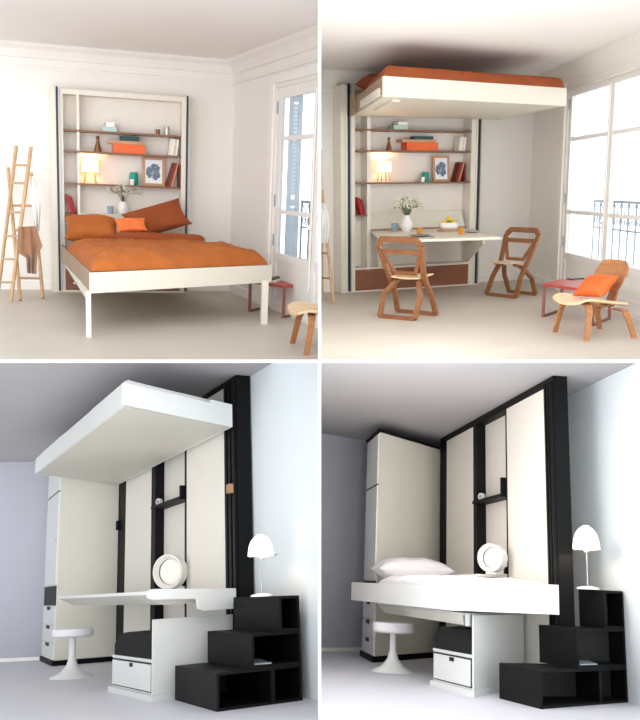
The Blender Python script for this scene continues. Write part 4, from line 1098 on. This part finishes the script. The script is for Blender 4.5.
    p = P3+(E3-P3)*lo+DA*0.25+Vector((0, 0, zt[2]+0.001)); k = R.mpp(p); lv = R.pix(p)[1]
    t = R.thing('table_lamp', 'lit white mushroom lamp on the top stair box of the ' + wh, 'lamp', p)
    hs, hb = P['lampz']; r = P['lampr']*k
    z0 = (lv-hb)*k*1.0; z1 = (lv-hs)*k
    MB().lathe([(0, 0), (11*k, 0), (11*k, 0.012), (4*k, 3.2*k), (0, 3.2*k)], seg=28).build('base', M_wht, t, True)
    MB().cyl((0, 0, 0), 0.007, 3*k, z0+0.03, 10).build('stem', M_steel, t, True)
    MB().cyl((0, 0, 0), 0.028, z0-0.03, z0+0.02, 14).build('socket', M_steel, t, True)
    MB().lathe([(r, z0), (r*0.99, z0+(z1-z0)*0.15), (r*0.92, z0+(z1-z0)*0.42), (r*0.79, z0+(z1-z0)*0.66), (r*0.56, z0+(z1-z0)*0.84), (r*0.34, z0+(z1-z0)*0.94), (r*0.2, z1), (r*0.16, z1-0.01), (r*0.4, z0+(z1-z0)*0.88), (r*0.74, z0+(z1-z0)*0.64), (r*0.93, z0+(z1-z0)*0.34), (r*0.96, z0)], seg=32).build('shade', M_shade2, t, True)
    MB().tube([(0.02, 0, z0-0.015), (min(0.16, xW-p.x-0.02), 0.0, z0+0.01)], 0.006, 8).build('switch_arm', M_steel, t)
    ld = bpy.data.lights.new('step_lamp_bulb', 'POINT'); ld.energy = P['lampW']; ld.color = (1.0, 0.76, 0.52); ld.shadow_soft_size = 0.03
    lo = bpy.data.objects.new('step_lamp_bulb', ld); COL.objects.link(lo); lo.matrix_world = R.frame(p+Vector((0, 0, z0+0.03)))
    # --- pedestal stool
    (su, sv) = P['stool']; p = R.at_z(su, sv); k = R.mpp(p); sz0, sz1 = P['stoolz']
    rs, rb = P['stoolr'][0]*k, P['stoolr'][1]*k; zt0 = R.z_of(p, sz1); zt1 = R.z_of(p, sz0)
    t = R.thing('pedestal_stool', 'round white pedestal stool with a trumpet base in the ' + wh, 'stool', p)
    MB().lathe([(0, 0), (rb, 0), (rb*0.96, 0.012), (rb*0.55, 0.055), (rb*0.27, 0.13), (rb*0.16, 0.22), (rb*0.15, zt0-0.01), (rb*0.4, zt0-0.005), (0, zt0-0.005)], seg=36).build('pedestal', M_lack, t, True)
    MB().lathe([(0, zt0), (rs*0.9, zt0), (rs, zt0+0.02), (rs, zt1-0.02), (rs*0.94, zt1), (0, zt1)], seg=36).build('seat', M_sheet, t, True)
    # --- chest with a tall side panel
    wy = wy
    N = R.at_z(*P['chest'][0]); L = R.at_z(*P['chest'][1]); D = R.at_z(*P['chest'][2]); D = N+(D-N)*((xP-0.04-N.x)/(D.x-N.x))
    D2 = D-N
    if D2.y > 0 and (N+D2).y > 0: pass
    zp = R.z_of(N, P['chestz'][0]); zc = R.z_of(N, P['chestz'][1])
    t = R.thing('drawer_chest', 'low white one-drawer chest with a tall side panel, ' + wh, 'chest', N)
    dx = D2.normalized(); dl = (L-N); ll = dl.length; dlu = dl.normalized()
    pt = lambda a, b: dx*a + dlu*b
    Lt = D2.length; th = 0.03
    gq = lambda a0, a1, b0_, b1_: [pt(a0, b0_), pt(a1, b0_), pt(a1, b1_), pt(a0, b1_)]
    cd = min(0.62, Lt*0.8)
    MB().prism(gq(0, Lt, 0, th), 0.05, zp).bevel(0.004).build('side_panel', M_lack, t)
    MB().prism(gq(0.018, cd, th+0.001, ll), 0.05, zc-0.02).build('carcass', M_lack, t)
    MB().prism(gq(0.0, cd, th+0.001, ll), zc-0.019, zc).build('top_board', M_lack, t)
    MB().prism(gq(-0.025, Lt, -0.02, ll+0.03), 0.0, 0.049).build('plinth', M_lack, t)
    dr = MB().prism(gq(0.0, 0.017, th+0.03, ll-0.025), 0.075, zc-0.045).build('drawer', M_lack, t)
    MB().prism(gq(0.0165, 0.0172, th+0.012, ll-0.008), 0.062, zc-0.03).build('shadow_gap', M_ebony2, t)
    MB().prism(gq(-0.003, -0.0005, ll*0.46, ll*0.46+0.09), zc-0.085, zc-0.05).build('notch_handle', M_ebony2, dr)
    zk = R.z_of(N+dl*0.5, P['cushv'])
    q = [N+pt(0.02, th+0.02), N+pt(cd*0.95, th+0.02), N+pt(cd*0.95, ll*0.97), N+pt(0.02, ll*0.97)]
    mb = pad(MB(), q, zc+0.001, zk-zc, 24, 24, 0.14, 0.006, 3.0, 1.0, None, 0.5)
    R.solo('seat_cushion', mb, M_cush, 'thick black cushion lying on the white chest in the ' + wh, 'cushion', smooth=True)
    return dict(xP=xP, xW=xW, yE=yE, yF=wy, chestN=N, chestD=N+D2, S=S, zt=zt, H=H)

M_shade3 = mat('lamp_diffuser', (246, 238, 230), 0.6, var=0.0, emit=(255, 222, 196), estr=0.05)

def rails(R, t, off, N, Rr, Pf, L, zb, ztop, raise_from, raise_by, th=0.03, m=None):
    """bed box: four thin boards and a bottom; the wall end of the near board stands a little higher"""
    m = m or M_lack
    def bp(name, mb): return mb.shift(off).build(name, m, t)
    def strip(p, q, inner):
        d = (q-p).normalized(); n = Vector((-d.y, d.x, 0))
        if n.dot(inner-p) < 0: n = -n
        return [p, q, q+n*th, p+n*th]
    c = (N+Rr+Pf+L)/4
    bp('near_rail', MB().hexa(*profile(strip(N, Rr, c), zb, ztop, raise_from, raise_by)) if False else MB().prism(strip(N, Rr, c), zb, ztop).bevel(0.003))
    d = Rr-N; a = N+d*raise_from
    bp('rail_upstand', MB().prism(strip(a, Rr, c), ztop+0.0005, ztop+raise_by))
    e1 = (L-N).normalized()*th*1.02
    bp('long_rail', MB().prism(strip(N+e1, L, c), zb, ztop).bevel(0.003))
    bp('wall_rail', MB().prism(strip(Rr+(Pf-Rr).normalized()*th*1.02, Pf, c), zb, ztop))
    e2 = (Pf-L).normalized()*th*1.02
    bp('far_rail', MB().prism(strip(L+e2, Pf-e2, c), zb, ztop))
    g = lambda s_, q: bilin([N, Rr, Pf, L], s_, q)
    t2 = MB()
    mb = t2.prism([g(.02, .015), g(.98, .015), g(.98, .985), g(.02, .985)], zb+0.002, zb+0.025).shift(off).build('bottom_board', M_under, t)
    return g

# ------------------------------------------------------------------ lower left room: bed lifted, desk free
BL = Room(160, 595, -2.4, 0.9, -124, 'y', (-1, -1))
wBL = 'white bed-up room'
bl = lower(BL, dict(who=wBL, H=2.93, post_top=374.6, post_v=480, punit=(118, 661.5), post_end=(237.5, 251.5), back=((0, 662), (41, 660)), ceil_near=4.0,
    lines=(118.3, 125.5, 151, 154.5, 154.5, 186, 0) and (118.3, 125.5, 151, 187, 155, 184.6, 227), niche_edge=164, ptop=(140, 441), shelf=[(152, 506.5), (184, 498)],
    zl=0.9375, brk=(183, 486, 500), catch=(184, 574, 586), latches=[(119.6, 521, 530, M_ebony, 0), (235.5, 484, 493, M_latch, 0)], clock=(157.6, 501, 3.4), ring=(170.5, 574, 30, 34), ring_yaw=-0.85, fillW=4.0,
    ward=[(54, 666), (42, 660.5), (111.7, 662)], ward_top=None, ward_front=(490.5, 585.6, 605.5, 625.5, 643.5), knob2=539,
    stair=[(217, 712), (175, 700), (302.5, 700.5)], stop=[672.8, (252.2, 668.6, 634), (280, 630.5, 596)], split=[(0.62,), (), ()],
    mag=[(0.10, 0.06), (0.42, 0.03), (0.66, 0.50), (0.22, 0.60)], lamp=(264, 594), lampz=(535.5, 557), lampr=13, lampW=3,
    stool=(71.5, 677.5), stoolz=(628.5, 637), stoolr=(20.6, 21.5), chest=[(152.5, 701.5), (111, 691.5), (175, 698)], chestz=(619.6, 660), cushv=634))
def bl_room():
    R = BL; xP = bl['xP']
    xB = xP-0.082
    Rr = R.on_x(232.5, 427, xB); zb = Rr.z
    Pf = R.on_x(117, 482, xB); 
    N = R.at_z(124, 404.5, zb); L = R.at_z(35, 473.5, zb)
    for p in (Rr, Pf, N, L): p.z = 0
    ztop = R.z_of(N, 382.5)
    bd = R.thing('lift_bed', 'long white box bed lifted close under the ceiling above the desk', 'bed', N+Vector((0, 0, zb)))
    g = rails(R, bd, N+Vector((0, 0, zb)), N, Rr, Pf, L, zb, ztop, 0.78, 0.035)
    q = [g(.03, .012), g(.93, .012), g(.95, .97), g(.03, .97)]
    R.solo('mattress', pad(MB(), q, zb+0.03, R.z_of(N, 374.5)-zb-0.03, 40, 40, 0.02, 0.006, 2.0, 3.0), M_sheet, 'white mattress lying in the lifted white bed', 'mattress', smooth=True)
    # desk
    gN, gL = g(.20, 0.0), g(.29, 0.985)
    Rd = Vector((xP-0.085, Rr.y+0.02, 0)); Pd = Vector((xP-0.085, g(1, .985).y, 0))
    zt_ = 0.935; zu = 0.815
    dk = R.thing('wall_desk', 'long white desk with a stepped end board under the lifted white bed', 'desk', gN)
    def dp(name, mb, m=M_lack): return mb.shift(gN).build(name, m, dk)
    dp('desktop', MB().prism([gN, Rd, Pd, gL], zt_-0.03, zt_).bevel(0.004))
    h = lambda s_, t: bilin([gN, Rd, Pd, gL], s_, t)
    dp('apron', MB().hexa([(p.x, p.y, zu) for p in (h(.22, .03), h(.98, .03), h(.98, .96), h(.22, .96))], [(p.x, p.y, zt_-0.031) for p in (h(.012, .03), h(.99, .03), h(.99, .985), h(.012, .985))]), M_ward)
    d = (Rd-gN); ln = d.length; du = d.normalized(); n = Vector((du.y, -du.x, 0))
    if n.y > 0: n = -n
    za = R.z_of(gN, 588); zb_ = R.z_of(gN, 600); zc = R.z_of(Rd, 608.5); zd = R.z_of(Rd, 588.5)
    za = (za+zd)/2
    pr = [(0.0, zb_+0.03), (0.02, zb_+0.008), (0.045, zb_), (0.50*ln, zb_-0.01), (0.53*ln, zb_-0.02), (0.55*ln, zc+0.02), (0.59*ln, zc), (ln, zc), (ln, zd), (0.08, za+0.005), (0.03, za), (0.0, za-0.03)]
    a = [gN+du*s_+n*0.028+Vector((0, 0, z)) for s_, z in pr]; b = [gN+du*s_+n*0.002+Vector((0, 0, z)) for s_, z in pr]
    dp('end_board', MB().hexa(a, b))
bl_room()

# ------------------------------------------------------------------ lower right room: bed let down over the desk
BR = Room(480, 589.5, 2.5, 0.9, 194, 'y', (1, -1))
wBR = 'white bed-down room'
br = lower(BR, dict(who=wBR, H=2.90, post_v=640, punit=(440, 657.5), post_end=(560.5, 575.5), back=((321, 651.5), (361, 651)), ceil_near=4.0,
    lines=(440, 446.7, 473.5, 508.6, 477, 506.8, 549.5), niche_edge=486.2, ptop=(446.7, 441), shelf=[(475, 502), (507, 493.5)],
    zl=1.06, brk=(506, 477.5, 493), catch=(507, 567, 574), latches=[], clock=(480, 493.5, 3.5), ring=(493, 571, 30, 28), ring_yaw=-0.85, fillW=12.0,
    ward=[(374.5, 662.5), (362.5, 656), (431.7, 659.3)], ward_top=429.5, ward_front=(484, 581, 600, 620.6, 639), knob2=532,
    stair=[(541, 709.3), (499.5, 698.5), (628, 702.5)], stop=[670.2, (578, 662.5, 628.4), (605, 624.5, 590)], split=[(0.66,), (), ()],
    mag=[(0.10, 0.06), (0.42, 0.03), (0.66, 0.50), (0.22, 0.60)], lamp=(590, 587), lampz=(526.5, 550), lampr=13.3, lampW=8,
    stool=(392.5, 671.5), stoolz=(622.5, 632.5), stoolr=(20.8, 21.2), chest=[(474, 697), (432.5, 685.8), (497, 692.2)], chestz=(615.4, 655.5), cushv=629))
def br_room():
    R = BR; xP = br['xP']; xB = xP-0.085
    Rr = R.on_x(559, 600, xB); zb = R.on_x(559, 611.7, xB).z; Rr.z = 0
    N = R.on_y(446.7, 600, Rr.y); N.z = 0; N.y -= 0.0
    zb = (zb+R.z_of(N, 613.3))/2
    L = R.on_x(351, 600, N.x); L.z = 0
    L = R.at_d(351, 600, R.dist(L)); L.z = 0
    Pf = Vector((xB, L.y, 0))
    ztop = (R.z_of(N, 588)+R.z_of(Rr, 588.5))/2
    # keep the bed clear of the wardrobe
    bd = R.thing('lift_bed', 'long white box bed let down over the folded desk', 'bed', N+Vector((0, 0, zb)))
    L = R.on_y(351, 600, br['yF']-0.045); L.z = 0; Pf = Vector((xB, L.y, 0))
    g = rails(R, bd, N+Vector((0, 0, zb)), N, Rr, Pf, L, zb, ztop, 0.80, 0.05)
    q = [g(.045, .03), g(.955, .03), g(.955, .97), g(.045, .97)]
    mt = pad(MB(), q, zb+0.03, ztop-zb-0.04, 20, 20, 0.05).build('mattress', M_sheet, None, True, M=R.frame()); tag(mt, 'white mattress inside the let-down white bed', 'mattress')
    z1 = ztop-0.005
    q = [g(.045, .03), g(.93, .03), g(.93, .70), g(.045, .70)]
    k = R.mpp(N+Vector((0, 0, z1)))
    R.solo('duvet', pad(MB(), q, z1, 10*k, 60, 60, 0.10, 0.022, 3.5, 11.0), M_sheet, 'rumpled white duvet on the let-down white bed', 'duvet', smooth=True)
    p = g(.46, .86)+Vector((0, 0, z1)); k = R.mpp(p)
    R.solo('pillow', pillow_mb(0.9, 0.56, 22*k, 4.0, 0.02), M_sheet, 'plump white pillow at the far end of the let-down white bed', 'pillow', p+Vector((0, 0, 11*k+0.045)), 0.0, smooth=True)
    # desk folded close under the bed
    cN, cD = br['chestN'].copy(), br['chestD'].copy(); dv = (cD-cN).normalized(); nv = Vector((-dv.y, dv.x, 0))
    if nv.y < 0: nv = -nv
    gN = cN+nv*0.07-dv*0.03; gL = R.on_y(377, 616, br['yF']-0.05); gL.z = 0
    zt_ = zb-0.02; zu = R.z_of(gN, 626)
    dk = R.thing('wall_desk', 'white desk folded close under the let-down white bed', 'desk', gN)
    def dp(name, mb, m=M_lack): return mb.shift(gN).build(name, m, dk)
    Rd = gN+dv*((xB-0.01-gN.x)/dv.x); Pd = Vector((xB-0.01, gL.y, 0))
    dp('desktop', MB().prism([gN, Rd, Pd, gL], zt_-0.02, zt_).bevel(0.004))
    h = lambda s_, t: bilin([gN, Rd, Pd, gL], s_, t)
    dp('apron', MB().hexa([(p.x, p.y, zu) for p in (h(.06, .04), h(.98, .04), h(.98, .97), h(.06, .97))], [(p.x, p.y, zt_-0.021) for p in (h(.0, .02), h(.99, .02), h(.99, .985), h(.0, .985))]), M_ward)
    d = (Rd-gN).normalized()
    dp('end_cap', MB().prism([gN+d*0.0+Vector((0, -0.03, 0)), gN+d*0.10+Vector((0, -0.03, 0)), gN+d*0.10+Vector((0, -0.002, 0)), gN+Vector((0, -0.002, 0))], zu, zt_).bevel(0.006))
br_room()

# =================================================================== partitions between the four rooms, camera, light
def partition():
    y1 = 17.0; cx = (GU-320)/FPX; cz = (360-GV)/FPX; h = 1.45/FPX
    def wedge(z0a, z0b, ya, yb_):     # a wall in the plane between two rooms; its lower and upper front corners stand at ya and yb_
        mb = MB()
        mb.hexa([(cx*ya-h*ya, ya, CAM.z+z0a*ya), (cx*ya+h*ya, ya, CAM.z+z0a*ya), (cx*y1+h*ya, y1, CAM.z+z0a*y1), (cx*y1-h*ya, y1, CAM.z+z0a*y1)],
                [(cx*yb_-h*yb_, yb_, CAM.z+z0b*yb_), (cx*yb_+h*yb_, yb_, CAM.z+z0b*yb_), (cx*y1+h*yb_, y1, CAM.z+z0b*y1), (cx*y1-h*yb_, y1, CAM.z+z0b*y1)])
        o = mb.build('wall_partition', M_part); tag(o, kind='structure')
    wedge(cz-h, 0.52, 6.5, 6.5); wedge(-0.52, cz-h, 5.95, 6.5)
    y0 = 6.5; t = h*y0
    for sx in (-1, 1):
        mb = MB(); X0 = cx*y0+sx*t; X1 = cx*y1+sx*t; W0, W1 = sx*2.8, sx*6.5
        c0, c1 = CAM.z+cz*y0, CAM.z+cz*y1
        mb.hexa([(X0, y0, c0-t), (W0, y0, c0-t), (W1, y1, c1-t), (X1, y1, c1-t)], [(X0, y0, c0+t), (W0, y0, c0+t), (W1, y1, c1+t), (X1, y1, c1+t)])
        o = mb.build('floor_partition', M_part); tag(o, kind='structure')
partition()

cd = bpy.data.cameras.new('camera'); cam = bpy.data.objects.new('camera', cd); COL.objects.link(cam)
cam.location = CAM; cam.rotation_euler = (PI/2, 0, 0)
cd.sensor_fit = 'VERTICAL'; cd.sensor_height = 36.0; cd.sensor_width = 32.0; cd.lens = FPX/720*36.0; cd.clip_end = 200
SC.camera = cam

w = bpy.data.worlds.new('sky'); SC.world = w; w.use_nodes = True
nt = w.node_tree; bg = nt.nodes['Background']; bg.inputs['Color'].default_value = (0.97, 0.985, 1.0, 1)
tc = nt.nodes.new('ShaderNodeTexCoord'); sp = nt.nodes.new('ShaderNodeSeparateXYZ'); nt.links.new(tc.outputs['Generated'], sp.inputs[0])
def wmap(sock, f0, f1, t0, t1):
    m = nt.nodes.new('ShaderNodeMapRange'); nt.links.new(sp.outputs[sock], m.inputs['Value'])
    for k_, v_ in zip(('From Min', 'From Max', 'To Min', 'To Max'), (f0, f1, t0, t1)): m.inputs[k_].default_value = v_
    return m.outputs['Result']
def wmath(op, x, y):
    m = nt.nodes.new('ShaderNodeMath'); m.operation = op
    for i_, q_ in enumerate((x, y)):
        if isinstance(q_, float): m.inputs[i_].default_value = q_
        else: nt.links.new(q_, m.inputs[i_])
    return m.outputs[0]
# a bright overcast sky: brightest behind the viewer, where the rooms are open, and over the street beyond the windows
side = wmap('X', -1.0, 1.0, 0.30, 1.60)
front = wmath('MULTIPLY', wmath('POWER', wmap('Y', 0.0, -1.0, 0.0, 1.0), 2.0), 2.75)
street = wmap('Y', 0.0, 1.0, 0.0, 1.6)
nt.links.new(wmath('ADD', wmath('ADD', side, front), street), bg.inputs['Strength'])
for R_, at_, en_ in ((TR, (440, 250, 7.6), 34.0), (BR, (425, 455, 7.1), 42.0)):
    # unseen fill light added near the open front to brighten the right-hand room
    pl = bpy.data.lights.new('fill_light', 'POINT'); pl.energy = en_; pl.color = (1.0, 0.98, 0.96); pl.shadow_soft_size = 0.35
    po = bpy.data.objects.new('fill_light', pl); COL.objects.link(po); po.matrix_world = R_.frame(R_.at_d(*at_))
sd = bpy.data.lights.new('sun', 'SUN'); sd.energy = 6.5; sd.angle = math.radians(60); sd.color = (1.0, 0.97, 0.93)
so = bpy.data.objects.new('sun', sd); COL.objects.link(so); so.rotation_euler = Vector((-0.80, -0.32, -0.50)).to_track_quat('-Z', 'Y').to_euler()

SC.view_settings.view_transform = 'Standard'; SC.view_settings.look = 'None'; SC.view_settings.gamma = 1.0; SC.view_settings.exposure = 0.0
SC.cycles.max_bounces = 10; SC.cycles.diffuse_bounces = 6; SC.cycles.transparent_max_bounces = 12
